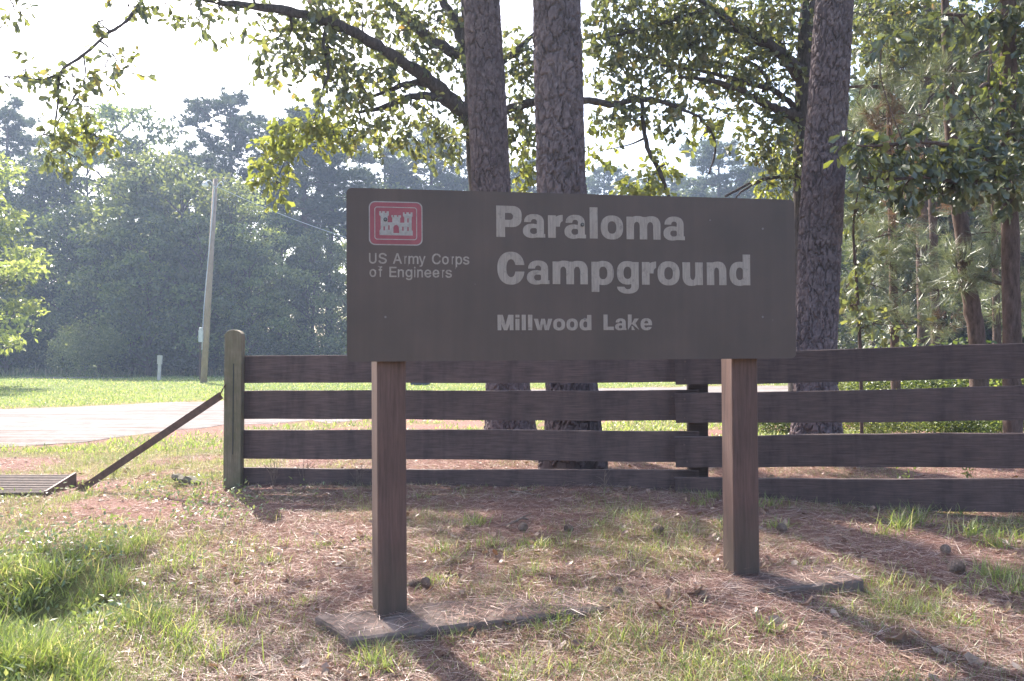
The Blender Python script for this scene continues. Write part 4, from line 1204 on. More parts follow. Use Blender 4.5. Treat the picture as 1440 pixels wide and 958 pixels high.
# ------------------------------------------------------------------ far tree line
HARD = [make_hardwood(101, 18, 2.2, 5.2, 34), make_hardwood(102, 16, 1.5, 4.6, 32), make_hardwood(103, 19, 3.5, 5.0, 36), make_hardwood(104, 14, 1.0, 4.4, 30)]
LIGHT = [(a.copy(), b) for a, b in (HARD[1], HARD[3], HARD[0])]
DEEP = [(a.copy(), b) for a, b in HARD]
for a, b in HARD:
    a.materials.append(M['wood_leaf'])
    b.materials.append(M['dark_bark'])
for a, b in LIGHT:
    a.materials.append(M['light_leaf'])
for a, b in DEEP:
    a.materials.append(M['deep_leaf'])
PINE = [make_pine_crown(201, 21, 9.5, 3.4), make_pine_crown(202, 22, 12, 3.0, n_br=38), make_pine_crown(203, 19, 5.5, 3.6, n_br=52)]
PTR = []
for i, (a, b) in enumerate(PINE):
    a.materials.append(M['needle'])
    b.materials.append(M['dark_bark'])
    hh = (21, 22, 19)[i]
    t = MB().tube(smooth_path([(0, 0, -.4), (.08, .05, hh * .35), (-.05, .02, hh * .7), (0, 0, hh * .985)], 5), np.linspace(.30, .05, 16), 10)
    mt = t.mesh('trunk')
    mt.materials.append(M['dark_bark'])
    PTR.append(mt)
BUSH = [make_bush(301, 3.2, 2.4), make_bush(302, 2.4, 2.6), make_bush(303, 4.2, 2.6, n=18)]
for b in BUSH:
    b.materials.append(M['wood_leaf'])
BUSHL = BUSH[2].copy()
BUSHL.materials.clear()
BUSHL.materials.append(M['light_leaf'])
H_HARD, H_PINE = (18, 16, 19, 14), (21, 22, 19)


def far_tree(kind, var, px, ptop, d, label, group, wide=1.0):
    ztop = at(px, ptop, d)[2]
    x = at(px, 497, d)[0]
    z = gz1(x, d)
    if kind == 'pine':
        nm, hh = 'pine_tree', H_PINE[var]
        parts = [('trunk', PTR[var]), ('limb', PINE[var][1]), ('crown', PINE[var][0])]
    else:
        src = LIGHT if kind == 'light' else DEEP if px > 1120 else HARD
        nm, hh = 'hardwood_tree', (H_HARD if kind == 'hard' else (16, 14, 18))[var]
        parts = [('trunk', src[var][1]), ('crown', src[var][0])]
    t = empty(nm, (x, d, z), random.uniform(0, 6.28))
    s = (ztop - z) / hh
    t.scale = (s * wide, s * wide, s)
    tag(t, label, 'tree', group)
    for pn, me in parts:
        o = bpy.data.objects.new(pn, me)
        COL.objects.link(o)
        o.parent = t
        if pn == 'limb':
            o.name = 'branches'
            o['kind'] = 'stuff'
    return t


GT = 'trees of the wood across the field'
DENSE = 'tree in the dense hazy wood across the field'
FT = [
    # pine crowns against the sky
    ('pine', 0, 8, 152, 72, 'dark pine whose crown rises at the left edge of the picture over the wood', 1.2),
    ('pine', 2, 322, 142, 74, 'tallest pine of the wood, rising right of the utility pole', 1.2),
    ('pine', 1, 428, 158, 70, 'tall bare trunked pine between the utility pole and the sign', 1.5),
    ('pine', 1, 465, 185, 73, 'second bare trunked pine just left of the sign board', 1.5),
    ('pine', 0, 540, 205, 82, 'hazy pine rising over the top left of the sign board', 1.4),
    ('pine', 2, 605, 190, 86, 'hazy pine standing left of the twin pine trunks', 1.4),
    ('pine', 2, 262, 215, 78, 'hazy pine behind the pale hardwoods left of the utility pole', 1.2),
    ('hard', 0, 165, 150, 70, 'dark round topped hardwood rising over the pale trees, left of the utility pole', .95),
    ('hard', 2, 120, 195, 72, 'dark hardwood just left of the tallest round topped hardwood', 1.0),
    ('hard', 1, 60, 235, 68, 'dark hardwood between the left edge trees', 1.0),
    ('light', 0, 185, 222, 60, 'pale green hardwood at the front of the wood above the white marker post', 1.0),
    ('light', 1, 255, 232, 61, 'pale green hardwood left of the utility pole top', 1.0),
    ('light', 2, 325, 262, 60, 'pale green hardwood right of the utility pole top', 1.0),
    ('light', 0, -58, 205, 38, 'sunlit pale hardwood at the left edge of the picture, nearer than the wood', 1.05),
    ('hard', 3, 92, 300, 62, 'low dark hardwood behind the round bush', 1.0),
    ('hard', 3, 350, 345, 58, 'dark dense low tree right of the utility pole', .9),
    ('hard', 1, 395, 300, 66, 'leafy tree below the hanging yellow oak leaves left of the sign', 1.0), ('light', 1, 440, 330, 64, 'pale low tree around the foot of the bare pine trunk left of the sign', .9), ('hard', 0, 490, 270, 75, 'leafy tree cut by the left edge of the sign board', 1.0),
    ('hard', 3, 210, 300, 57, 'low dark tree directly behind the white marker post', 1.0), ('hard', 3, 280, 310, 57, 'low dark tree directly behind the utility pole and its meter box', 1.0), ('hard', 1, 140, 320, 60, 'leafy tree rising just behind the round sunlit bush', 1.0),
    ('hard', 3, 10, 330, 60, 'low dark tree behind the sunlit hardwood at the left edge', 1.0), ('hard', 0, -40, 250, 66, 'tree behind the sunlit left edge hardwood, mostly out of the picture', 1.0), ('hard', 0, 385, 250, 80, 'far leafy tree right of the tallest pine of the wood', 1.0),
    ('hard', 2, 230, 270, 72, 'leafy tree behind the two pale hardwoods left of the pole', 1.1), ('hard', 2, 300, 285, 70, 'leafy tree just behind the top of the utility pole', 1.0),
    ('hard', 1, 560, 255, 84, 'hazy leafy tree just above the emblem end of the sign', 1.1), ('hard', 0, 640, 250, 88, 'hazy leafy tree left of the close pine pair, above the sign', 1.1), ('hard', 2, 700, 255, 95, 'hazy leafy tree between the close pine pair', 1.1), ('pine', 0, 735, 235, 92, 'hazy pine top between the close pine pair', 1.4),
    ('pine', 0, 850, 238, 112, 'small far pine showing right of the twin pine trunks', 1.4),
    ('hard', 0, 900, 262, 110, 'far hazy tree behind the hanging oak branch above the sign', 1.2), ('pine', 2, 945, 250, 115, 'far small pine right of the hanging oak branch above the sign', 1.4), ('pine', 2, 1012, 205, 98, 'far pine rising over the right half of the sign board', 1.3),
    ('hard', 1, 1060, 245, 100, 'far hazy tree above the right end of the sign', 1.2), ('hard', 0, 985, 262, 112, 'low far tree under the far pine above the sign', 1.2), ('hard', 2, 800, 265, 105, 'far tree mostly hidden by the thicker trunk of the pine pair', 1.2), ('pine', 1, 1085, 215, 90, 'hazy pine left of the dark oak trunk, above the sign end', 1.4),
    ('hard', 0, 1135, 215, 75, 'leafy tree behind the dark oak trunk and leaning pine', 1.1), ('hard', 2, 1195, 190, 62, 'tree filling the gap just right of the leaning pine trunk', 1.1), ('pine', 2, 1165, 160, 66, 'pine mostly hidden by the leaning pine trunk', 1.3),
    ('hard', 0, 1260, 120, 46, 'leafy tree deep in the wood behind the bushy young pine', 1.0), ('hard', 2, 1340, 60, 42, 'tall leafy tree deep in the wood behind the leaning young pine', 1.0), ('hard', 1, 1420, 60, 40, 'tall leafy tree deep in the wood behind the dark edge trunk', 1.0), ('hard', 0, 1500, 40, 38, None, 1.0),
    ('hard', 3, 1230, 260, 38, 'low leafy tree seen just right of the small sapling', 1.1), ('hard', 3, 1310, 240, 33, 'low leafy tree behind the bushy young pine, left of the leaning stem', 1.0), ('hard', 3, 1390, 240, 34, 'low leafy tree between the leaning stem and the dark edge trunk', 1.0), ('pine', 2, 1290, 40, 36, 'pine deep in the wood left of the leaning young pine', 1.2),
    ('pine', 2, 1450, -60, 34, 'pine deep in the wood behind the dark edge trunk', 1.2), ('hard', 3, 1465, 230, 30, 'low leafy tree at the right edge, behind the dark trunk', 1.1), ('hard', 0, 1580, 60, 40, None, 1.1),
]
for kind, var, px, pt, d, lab, wide in FT:
    l2 = lab or ('tree in the dark wood behind the young pines on the right' if px > 1100 else 'leafy tree filling the hazy wood across the field')
    if lab is None and kind == 'pine':
        l2 = 'pine standing deep in the dark wood on the right' if px > 1100 else 'hazy pine far behind the sign board'
    far_tree(kind, var, px, pt, d, l2, 'trees of the wood behind the young pines' if px > 1100 else GT, wide)

# backing rows so that no horizon shows through the trunks
for i in range(16):
    px = -60 + i * 82 + random.uniform(-14, 14)
    far_tree('hard', (0, 1, 2, 3)[i % 4], px, random.uniform(330, 420), random.uniform(86, 100) if px < 1000 else random.uniform(60, 90), 'low leafy tree in the dark depth of the wood', 'trees in the depth of the wood', 1.5)

# bushes at the edge of the field
bspec = [(130, 438, 54, 3, 'round sunlit bush at the edge of the field left of the white marker post', 1.0)]
for i, px in enumerate(range(-60, 700, 38)):
    bspec.append((px + random.uniform(-10, 10), random.uniform(455, 490), random.uniform(60, 66), i % 3, None, 1.2))
for px, pt, d, var, lab, wide in bspec:
    x = at(px, 497, d)[0]
    z = gz1(x, d)
    me = BUSHL if var == 3 else BUSH[var]
    hh = (3.2, 2.4, 4.2, 4.2)[var]
    o = bpy.data.objects.new('bush', me)
    COL.objects.link(o)
    s = (at(px, pt, d)[2] - z) / hh
    o.location = (x, d, z - .1)
    o.rotation_euler = (0, 0, random.uniform(0, 6))
    o.scale = (s * wide, s * wide, s)
    tag(o, lab or 'leafy bush in the shaded edge of the wood across the field', 'bush', None if lab else 'bushes along the edge of the wood')

# ------------------------------------------------------------------ the near pines
def near_pine(rows, label, seed, crown_var, top=(0, 0), cells=16):
    p = px_path(rows)
    base = p[0]
    t = tag(empty('pine_tree', (0, 0, 0)), label, 'tree', 'big pines behind the fence')
    last = p[-1]
    up = [(last[0] + top[0] * k, last[1] + top[1] * k, last[2] + dz, last[3] * q) for k, dz, q in ((.5, 4, .9), (1, 9, .7), (1.2, 14, .35))]
    pine_trunk('trunk', np.vstack([p, up]), M['pine_bark'], t, seed, cells=cells)
    for nm, me in (('crown', PINE[crown_var][0]), ('limb', PINE[crown_var][1])):
        o = bpy.data.objects.new(nm, me)
        COL.objects.link(o)
        if nm == 'limb':
            o.name = 'branches'
            o['kind'] = 'stuff'
        o.parent = t
        o.location = (up[-1][0], up[-1][1], up[-1][2] - (21, 22, 19)[crown_var] + .5)
        o.rotation_euler = (0, 0, seed)
    return t


near_pine([(718, 640, 10.6, 66), (714, 540, 10.6, 62), (700, 400, 10.6, 58), (691, 265, 10.6, 55), (684, 130, 10.6, 54), (677, 0, 10.6, 52), (672, -110, 10.6, 50)],
          'left trunk of the close pair of big pines behind the sign', 5, 0, (-.3, .2))
near_pine([(808, 672, 8.6, 76), (804, 540, 8.6, 72), (796, 400, 8.6, 71), (789, 250, 8.6, 70), (785, 100, 8.6, 69), (783, 0, 8.6, 68), (782, -150, 8.6, 66)],
          'right and thicker trunk of the close pair of big pines behind the sign', 9, 1, (.1, 0), 15)
near_pine([(1146, 655, 9.6, 68), (1147, 560, 9.6, 60), (1147, 480, 9.6, 58), (1157, 260, 9.6, 58), (1166, 120, 9.6, 54), (1174, 0, 9.6, 52), (1182, -110, 9.6, 50)],
          'big leaning pine trunk at the right end of the sign', 14, 1, (.5, .1))

# ------------------------------------------------------------------ oaks and other leafy trees with placed limbs
class Tree:
    def __init__(self, name, label, group, bark, seed):
        self.t = tag(empty(name), label, 'tree', group)
        self.wood, self.bark = MB(), bark
        self.trunk = MB()
        self.limbs = []
        self.pts = []
        self.rng = np.random.default_rng(seed)
        self.leaf = {}

    def limb(self, rows, trunk=False, n=10):
        p = smooth_path(px_path(rows), 6)
        k_ = .04 if trunk else .14
        w = self.rng.normal(size=(len(p), 3)) * p[:, 3:4] * k_
        v, f = tube(p[:, :3] + w, p[:, 3] * (1 + .6 * k_ * self.rng.normal(size=len(p))), n)
        if trunk:
            self.trunk.add(v, f)
        else:
            self.limbs.append(MB().add(v, f))
        self.pts.append(p)

    def attach(self, c, r0=.016):
        allp = np.vstack(self.pts)
        d = np.linalg.norm(allp[:, :3] - c, axis=1)
        q = allp[int(np.argmin(d))]
        mid = (q[:3] + c) / 2 + self.rng.normal(size=3) * .12 * min(d) + np.array([0, 0, .06 * min(d)])
        p = smooth_path([q[:3], mid, c], 5)
        r = min(r0 * (1 + .3 * min(d)), q[3] * .8)
        rad = np.linspace(r, .005, len(p))
        v, f = tube(p, rad, 5, False)
        self.wood.add(v, f)
        self.pts.append(np.hstack([p, rad[:, None]]))

    def blob(self, px, py, d, rx, ry, n, mat='oak_leaf', size=.105, per=7, droop=.5, shape=None, wr=.62):
        """n twigs of leaves in an ellipsoid seen at a pixel, its own branchlets reaching them"""
        rng = self.rng
        c = at(px, py, d)
        if mat != 'big_leaf':
            rx, ry, n = rx * 1.25, ry * 1.35, max(3, int(n * .56))
        rad = np.array([rx * d / F_PX, max(rx, ry) * d / F_PX * 1.0, ry * d / F_PX])
        self.attach(c)
        dirs = rnd_dirs(n, 0, rng)
        P = c + dirs * (rng.random(n) ** .45)[:, None] * rad
        for q in P[:max(3, n // 5)]:
            m_ = (c + q) / 2 + rng.normal(size=3) * .04
            v, f = tube(smooth_path([c, m_, q], 3), np.linspace(.007, .003, 7), 4, False)
            self.wood.add(v, f)
        out = (P - c) / (np.linalg.norm(P - c, axis=1)[:, None] + 1e-6) * .6 + rnd_dirs(n, 0, rng) * .7 + np.array([0, 0, -droop * .5])
        out /= np.linalg.norm(out, axis=1)[:, None]
        tw = size * (2.1 if mat != 'big_leaf' else 1.6)
        B = np.repeat(P, per, 0)
        O = np.repeat(out, per, 0)
        s = np.tile(np.linspace(.1, 1, per), n)[:, None] * tw
        A = O * .5 + rnd_dirs(n * per, 0, rng) * .9 + np.array([0, 0, -droop])
        Nn = rnd_dirs(n * per, .9, rng)
        Lf = size * (.65 + .7 * rng.random(n * per))
        mb = self.leaf.setdefault(mat, MB())
        tv, tf = shape or (OAK_V, OAK_F)
        cards(mb, B + O * s, A, Nn, Lf, Lf * wr, tv, tf)
        # the twigs themselves
        cards(self.wood, P, out, rnd_dirs(n, 0, rng), np.full(n, tw), .006, [(0, .5, 0), (0, -.5, 0), (1, 0, 0)], [(0, 1, 2)])

    def needles(self, px, py, d, rx, ry, n, mat='long_needle', length=.2, width=.0075, per=36, up=.3):
        rng = self.rng
        c = at(px, py, d)
        rad = np.array([rx * d / F_PX, max(rx, ry) * d / F_PX * .8, ry * d / F_PX])
        self.attach(c, .014)
        P = c + rnd_dirs(n, 0, rng) * (rng.random(n) ** .45)[:, None] * rad
        for q in P[:max(3, n // 3)]:
            v, f = tube(smooth_path([c, (c + q) / 2 + rng.normal(size=3) * .05, q], 3), np.linspace(.008, .004, 7), 4, False)
            self.wood.add(v, f)
        D = (P - c) / (np.linalg.norm(P - c, axis=1)[:, None] + 1e-6) * .6 + rng.normal(size=(n, 3)) * .4 + np.array([0, 0, up])
        D /= np.linalg.norm(D, axis=1)[:, None]
        # each shoot: needles along its last 12 cm
        B = np.repeat(P, 3, 0) + np.repeat(D, 3, 0) * np.tile([0, .05, .11], n)[:, None]
        tufts(self.leaf.setdefault(mat, MB()), B, np.repeat(D, 3, 0), per // 3, length, width, .8, rng)

    def done(self):
        if self.trunk.n:
            self.trunk.build('trunk', self.bark, self.t, smooth=True)
        for mb in self.limbs:
            mb.build('limb', self.bark, self.t, smooth=True)
        if self.wood.n:
            tag(self.wood.build('twigs', self.bark, self.t, smooth=False), kind='stuff')
        for k, mb in self.leaf.items():
            mb.build('crown', M[k], self.t)
        return self.t


GO = 'oaks behind the fence'
o1 = Tree('oak_tree', 'spreading oak behind the close pine pair, its long limb reaching over the field', GO, M['oak_bark'], 21)
D1 = 12.6
o1.limb([(708, 640, D1, 34), (700, 520, D1, 31), (688, 400, D1, 29), (672, 255, D1, 28), (668, 190, D1, 27), (664, 110, D1, 25), (660, 40, D1, 22), (656, -60, D1, 19), (650, -220, D1, 12)], True, 14)
o1.limb([(668, 175, D1, 26), (632, 137, 12.4, 24), (590, 102, 12.0, 19), (540, 70, 11.6, 16), (490, 42, 11.2, 15), (430, 20, 10.8, 13), (360, 10, 10.4, 11), (300, 2, 10.1, 8), (255, -12, 9.8, 6), (215, -14, 9.5, 5),
        (196, 5, 9.4, 4.5), (178, 30, 9.3, 4.4), (150, 48, 9.2, 4.2), (117, 78, 9.1, 4.0), (85, 102, 9.1, 3.6), (82, 140, 9.1, 3.0), (76, 185, 9.1, 2.4), (72, 215, 9.1, 1.6)])
o1.limb([(85, 102, 9.1, 2.6), (60, 112, 9.1, 2.2), (30, 108, 9.1, 1.8), (6, 107, 9.1, 1.4)])
o1.limb([(117, 78, 9.1, 2.4), (120, 98, 9.1, 2), (118, 118, 9.1, 1.4)])
o1.limb([(110, 128, 9.1, 2.8), (96, 150, 9.1, 2.4), (80, 178, 9.1, 2.4), (100, 195, 9.1, 1.6)])
o1.limb([(664, 85, D1, 17), (615, 62, 12.6, 15), (580, 34, 12.4, 13), (552, 5, 12.2, 12), (520, -40, 12, 9)])
o1.limb([(655, 70, D1, 16), (640, 30, 12.9, 15), (622, 0, 13, 14), (600, -60, 13.2, 11)])
o1.limb([(640, 142, 12.4, 12), (600, 118, 12.2, 11), (575, 118, 12.0, 9), (545, 128, 11.8, 6), (515, 140, 11.6, 4)])
o1.limb([(632, 140, 12.4, 13), (590, 135, 12.1, 11), (562, 142, 11.9, 9), (535, 152, 11.8, 7), (505, 158, 11.6, 4)])
o1.limb([(460, 32, 11.0, 6), (455, 60, 11, 5), (462, 100, 11, 4), (456, 120, 11, 3), (447, 150, 11, 2.5)])
o1.limb([(676, 165, D1, 13), (720, 152, 12.5, 12), (752, 144, 12.3, 11), (820, 142, 12, 10), (865, 146, 11.8, 9), (900, 139, 11.6, 8), (940, 146, 11.4, 6), (985, 165, 11.2, 4)])
o1.limb([(903, 140, 11.6, 6), (905, 175, 11.6, 6), (912, 212, 11.6, 6), (928, 242, 11.6, 6), (940, 275, 11.6, 5), (948, 300, 11.6, 4)])
o1.limb([(664, 120, D1, 12), (715, 80, 12.8, 9), (750, 50, 13, 7), (800, 10, 13.2, 5)])
B1 = [(335, 22, 10.2, 16, 22, 9), (282, 22, 9.9, 16, 30, 14), (268, 5, 9.9, 16, 18, 10), (310, 14, 10.1, 14, 10, 8), (395, 62, 10.9, 30, 26, 40), (405, 90, 10.9, 34, 20, 34), (436, 55, 11, 26, 36, 60), (470, 70, 11.2, 26, 30, 46),
      (470, 115, 11, 24, 26, 40), (448, 12, 11, 34, 16, 40), (515, 18, 11.6, 50, 24, 80), (555, 45, 12, 36, 26, 60), (580, 75, 12.2, 34, 22, 50), (615, 30, 12.6, 36, 34, 90), (640, 95, 12.6, 22, 36, 60),
      (505, 100, 11.5, 32, 26, 46), (530, 118, 11.7, 40, 20, 40), (610, 165, 12.2, 44, 18, 60), (560, 180, 12, 44, 18, 55), (510, 182, 11.6, 36, 20, 46), (640, 195, 12.4, 20, 22, 34), (500, 140, 11.5, 24, 14, 22),
      (725, 80, 12.8, 22, 30, 60), (733, 115, 12.7, 20, 26, 50), (735, 150, 12.5, 16, 18, 26), (735, 195, 12.5, 18, 24, 36), (725, 175, 12.5, 16, 12, 20), (740, 60, 13, 14, 14, 20), (595, 205, 12.2, 38, 10, 24), (470, 15, 11.2, 30, 20, 40), (395, 20, 10.8, 22, 14, 12)]
for px, py, d, rx, ry, n in B1:
    o1.blob(px, py, d, rx, ry, int(n * 1.1))
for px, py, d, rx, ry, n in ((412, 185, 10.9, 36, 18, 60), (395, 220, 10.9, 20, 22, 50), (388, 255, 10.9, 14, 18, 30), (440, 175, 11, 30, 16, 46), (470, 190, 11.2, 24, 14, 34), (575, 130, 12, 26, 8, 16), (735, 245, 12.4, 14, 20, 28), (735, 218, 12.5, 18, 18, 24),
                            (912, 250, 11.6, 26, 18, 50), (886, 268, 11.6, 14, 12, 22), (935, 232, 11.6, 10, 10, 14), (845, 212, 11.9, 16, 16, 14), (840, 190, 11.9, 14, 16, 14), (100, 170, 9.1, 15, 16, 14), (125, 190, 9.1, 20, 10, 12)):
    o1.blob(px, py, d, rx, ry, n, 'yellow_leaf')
for px, py, d, rx, ry, n in ((180, 8, 9.4, 16, 14, 14), (160, 78, 9.2, 10, 10, 6), (148, 92, 9.2, 14, 14, 10), (143, 115, 9.2, 10, 10, 6), (182, 96, 9.2, 5, 5, 2), (36, 98, 9.1, 9, 9, 6), (14, 110, 9.1, 8, 6, 4), (62, 104, 9.1, 12, 10, 8), (85, 118, 9.1, 22, 12, 12), (105, 108, 9.1, 10, 8, 6),
                            (108, 130, 9.1, 12, 12, 8), (138, 30, 9.2, 8, 8, 3), (30, 20, 9.3, 8, 14, 4), (60, 190, 9.1, 12, 10, 7), (78, 205, 9.1, 16, 14, 14), (95, 215, 9.1, 14, 12, 10), (140, 195, 9.1, 12, 12, 8), (4, 128, 9.1, 6, 6, 2), (232, 6, 9.7, 6, 8, 3), (20, 8, 9.3, 10, 8, 3), (122, 150, 9.1, 14, 10, 8)):
    o1.blob(px, py, d, rx, ry, n, size=.095)
# unseen crown above the picture, clumps added to dapple the ground and sign posts
for px, py, d, rx, ry, n in ((285, -55, 9.8, 46, 24, 44), (220, -75, 9.6, 40, 26, 36), (350, -75, 10.3, 50, 30, 46), (460, -170, 12, 70, 34, 60), (540, -150, 11.8, 60, 34, 60), (390, -130, 11, 60, 30, 44), (600, -120, 12.5, 120, 60, 120), (720, -160, 12.8, 130, 80, 110), (470, -80, 11.2, 100, 40, 70), (820, -90, 12.6, 90, 60, 80)):
    o1.blob(px, py, d, rx, ry, n)
for px, py, d, rx, ry, n in ((845, 30, 12.4, 26, 34, 60), (842, 80, 12.3, 24, 30, 50), (868, 160, 11.9, 32, 18, 44), (905, 165, 11.6, 30, 14, 34), (870, 118, 12, 28, 22, 46), (940, 130, 11.5, 28, 18, 30), (955, 165, 11.3, 24, 14, 20)):
    o1.blob(px, py, d, rx, ry, n)
o1.done()

o2 = Tree('oak_tree', 'dark trunked oak right behind the leaning pine at the right end of the sign', GO, M['oak_bark'], 33)
D2 = 13.2
o2.limb([(1122, 640, D2, 34), (1123, 520, D2, 29), (1124, 400, D2, 27), (1128, 280, D2, 26), (1130, 150, D2, 25), (1134, 60, D2, 24), (1138, -40, D2, 20), (1142, -220, D2, 12)], True, 14)
o2.limb([(1132, 112, D2, 22), (1100, 78, 13.0, 18), (1065, 55, 12.8, 15), (1035, 38, 12.6, 13), (1000, 12, 12.4, 10), (960, -20, 12.2, 7)])
o2.limb([(1128, 168, D2, 19), (1095, 155, 13.0, 14), (1060, 138, 12.7, 11), (1030, 122, 12.5, 9), (990, 112, 12.3, 6), (955, 108, 12.1, 4)])
o2.limb([(1120, 152, D2, 10), (1085, 126, 12.9, 8), (1055, 118, 12.8, 7), (1020, 108, 12.6, 6), (975, 98, 12.4, 4), (930, 92, 12.2, 3)])
o2.limb([(1126, 248, D2, 6), (1085, 250, 13, 5), (1055, 258, 12.9, 4), (1020, 276, 12.8, 3)])
o2.limb([(1075, 252, 13, 3.5), (1045, 268, 12.9, 3), (1030, 285, 12.9, 2)])
o2.limb([(985, 168, 11.9, 4), (1000, 185, 12.0, 3.4), (1006, 210, 12.1, 3), (997, 245, 12.1, 2)])
o2.limb([(1060, 90, 12.8, 6), (1078, 110, 12.9, 5), (1072, 130, 12.9, 4)])
o2.limb([(1000, 14, 12.4, 8), (945, 28, 12.1, 6), (905, 40, 12, 5), (850, 55, 11.9, 4)])
for px, py, d, rx, ry, n in ((880, 40, 12.0, 36, 34, 90), (925, 30, 12.2, 46, 34, 120), (905, 80, 12, 40, 26, 80), (975, 20, 12.4, 46, 28, 110), (965, 65, 12.3, 44, 30, 100), (1020, 40, 12.7, 46, 34, 130), (1070, 20, 13, 46, 30, 120), (1045, 85, 12.9, 44, 26, 100), (1095, 60, 13.2, 36, 40, 110),
                            (1010, 95, 12.6, 40, 18, 60), (1100, 110, 13, 26, 22, 50), (955, 105, 12.2, 34, 16, 44), (1068, 160, 12.9, 26, 16, 30), (1020, 140, 12.5, 26, 10, 20), (1080, 190, 12.9, 36, 18, 50), (1100, 215, 13, 26, 24, 46), (1060, 205, 12.9, 26, 14, 24), (1095, 175, 13, 18, 12, 22), (990, 160, 12, 20, 10, 14),
                            (1070, 225, 12.9, 20, 12, 18), (1015, 165, 12.2, 14, 10, 9), (1106, 240, 13, 18, 16, 20), (900, 8, 12.3, 60, 16, 90), (1110, 20, 13.5, 36, 26, 80), (1045, 30, 13.6, 60, 40, 120), (940, 60, 13.4, 60, 40, 100)):
    o2.blob(px, py, d, rx, ry, n)
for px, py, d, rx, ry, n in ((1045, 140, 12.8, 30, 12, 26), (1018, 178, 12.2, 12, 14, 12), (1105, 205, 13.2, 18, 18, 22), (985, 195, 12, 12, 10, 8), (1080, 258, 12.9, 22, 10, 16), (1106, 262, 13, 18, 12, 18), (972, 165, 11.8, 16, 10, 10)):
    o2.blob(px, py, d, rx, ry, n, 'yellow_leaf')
for px, py, d, rx, ry, n in ((1100, -110, 13.2, 150, 60, 150), (960, -90, 12.5, 100, 50, 90), (1240, -110, 12.5, 120, 60, 120)):
    o2.blob(px, py, d, rx, ry, n)
for px, py, d, rx, ry, n in ((1215, 22, 13.8, 26, 24, 60), (1255, 20, 14, 50, 26, 120), (1305, 35, 14, 46, 30, 120), (1275, 60, 14.2, 40, 22, 80), (1330, 70, 14.2, 36, 26, 80), (1215, 75, 14, 18, 12, 18), (1240, 95, 14.2, 22, 10, 16)):
    o2.blob(px, py, d, rx, ry, n)
o2.done()

# broad leaved tree at the right edge
b1_ = Tree('hardwood_tree', 'dark thin trunked tree with broad glossy leaves at the right edge, before the young pines', None, M['dark_bark'], 44)
D3 = 9.8
b1_.limb([(1426, 690, D3, 26), (1424, 560, D3, 24), (1423, 480, D3, 23), (1420, 300, D3, 22), (1418, 150, D3, 21), (1418, 0, D3, 20), (1416, -160, D3, 16), (1415, -330, D3, 8)], True, 12)
b1_.limb([(1420, 235, D3, 10), (1380, 215, 9.4, 8), (1340, 205, 9.0, 6), (1290, 200, 8.7, 5), (1240, 205, 8.5, 4), (1205, 205, 8.4, 2)])
b1_.limb([(1420, 270, D3, 9), (1370, 262, 9.3, 7), (1310, 250, 8.9, 5), (1255, 252, 8.7, 4), (1215, 250, 8.6, 2)])
b1_.limb([(1418, 130, D3, 8), (1390, 118, 9.4, 6), (1370, 130, 9.2, 4)])
b1_.limb([(1418, 40, D3, 8), (1380, 25, 9.5, 6), (1330, 20, 9.3, 4)])
for px, py, rx, ry, n, mt in ((1225, 205, 26, 18, 13, 'big_leaf'), (1262, 205, 26, 20, 15, 'big_leaf'), (1225, 235, 30, 14, 11, 'big_leaf'), (1300, 215, 28, 26, 22, 'big_leaf'), (1340, 222, 30, 28, 26, 'big_leaf'), (1385, 215, 30, 30, 28, 'big_leaf'), (1428, 205, 26, 30, 24, 'big_leaf'),
                              (1275, 258, 30, 16, 14, 'big_leaf'), (1325, 262, 32, 16, 16, 'big_leaf'), (1375, 255, 34, 20, 22, 'big_leaf'), (1425, 262, 24, 24, 18, 'big_leaf'), (1400, 145, 26, 20, 18, 'big_leaf'), (1432, 130, 22, 26, 16, 'big_leaf'), (1375, 165, 24, 16, 12, 'big_leaf'),
                              (1390, 95, 16, 22, 9, 'yellow_leaf'), (1400, 115, 12, 10, 6, 'yellow_leaf'), (1365, 45, 26, 22, 14, 'big_leaf'), (1330, 240, 40, 20, 14, 'big_leaf'), (1400, 235, 40, 24, 16, 'big_leaf'), (1425, 30, 24, 26, 18, 'big_leaf'), (1400, 10, 24, 16, 14, 'big_leaf'), (1340, 25, 24, 18, 8, 'big_leaf'), (1440, 75, 16, 24, 10, 'big_leaf'), (1210, 210, 14, 10, 4, 'yellow_leaf'), (1245, 232, 14, 8, 4, 'yellow_leaf'),
                              (1345, 130, 26, 20, 9, 'big_leaf'), (1240, 60, 30, 20, 8, 'big_leaf')):
    d = np.interp(px, [1200, 1440], [8.5, 9.6])
    b1_.blob(px, py, d, rx * 1.1, ry * 1.15, int(n * .85), mt, .118, 7, .7, wr=.58)
for px, py, d, rx, ry, n in ((1400, -120, 9.8, 130, 70, 150), (1520, -60, 9.8, 90, 90, 120)):
    b1_.blob(px, py, d, rx, ry, n, 'big_leaf', .17, 6, .8, wr=.5)
b1_.done()

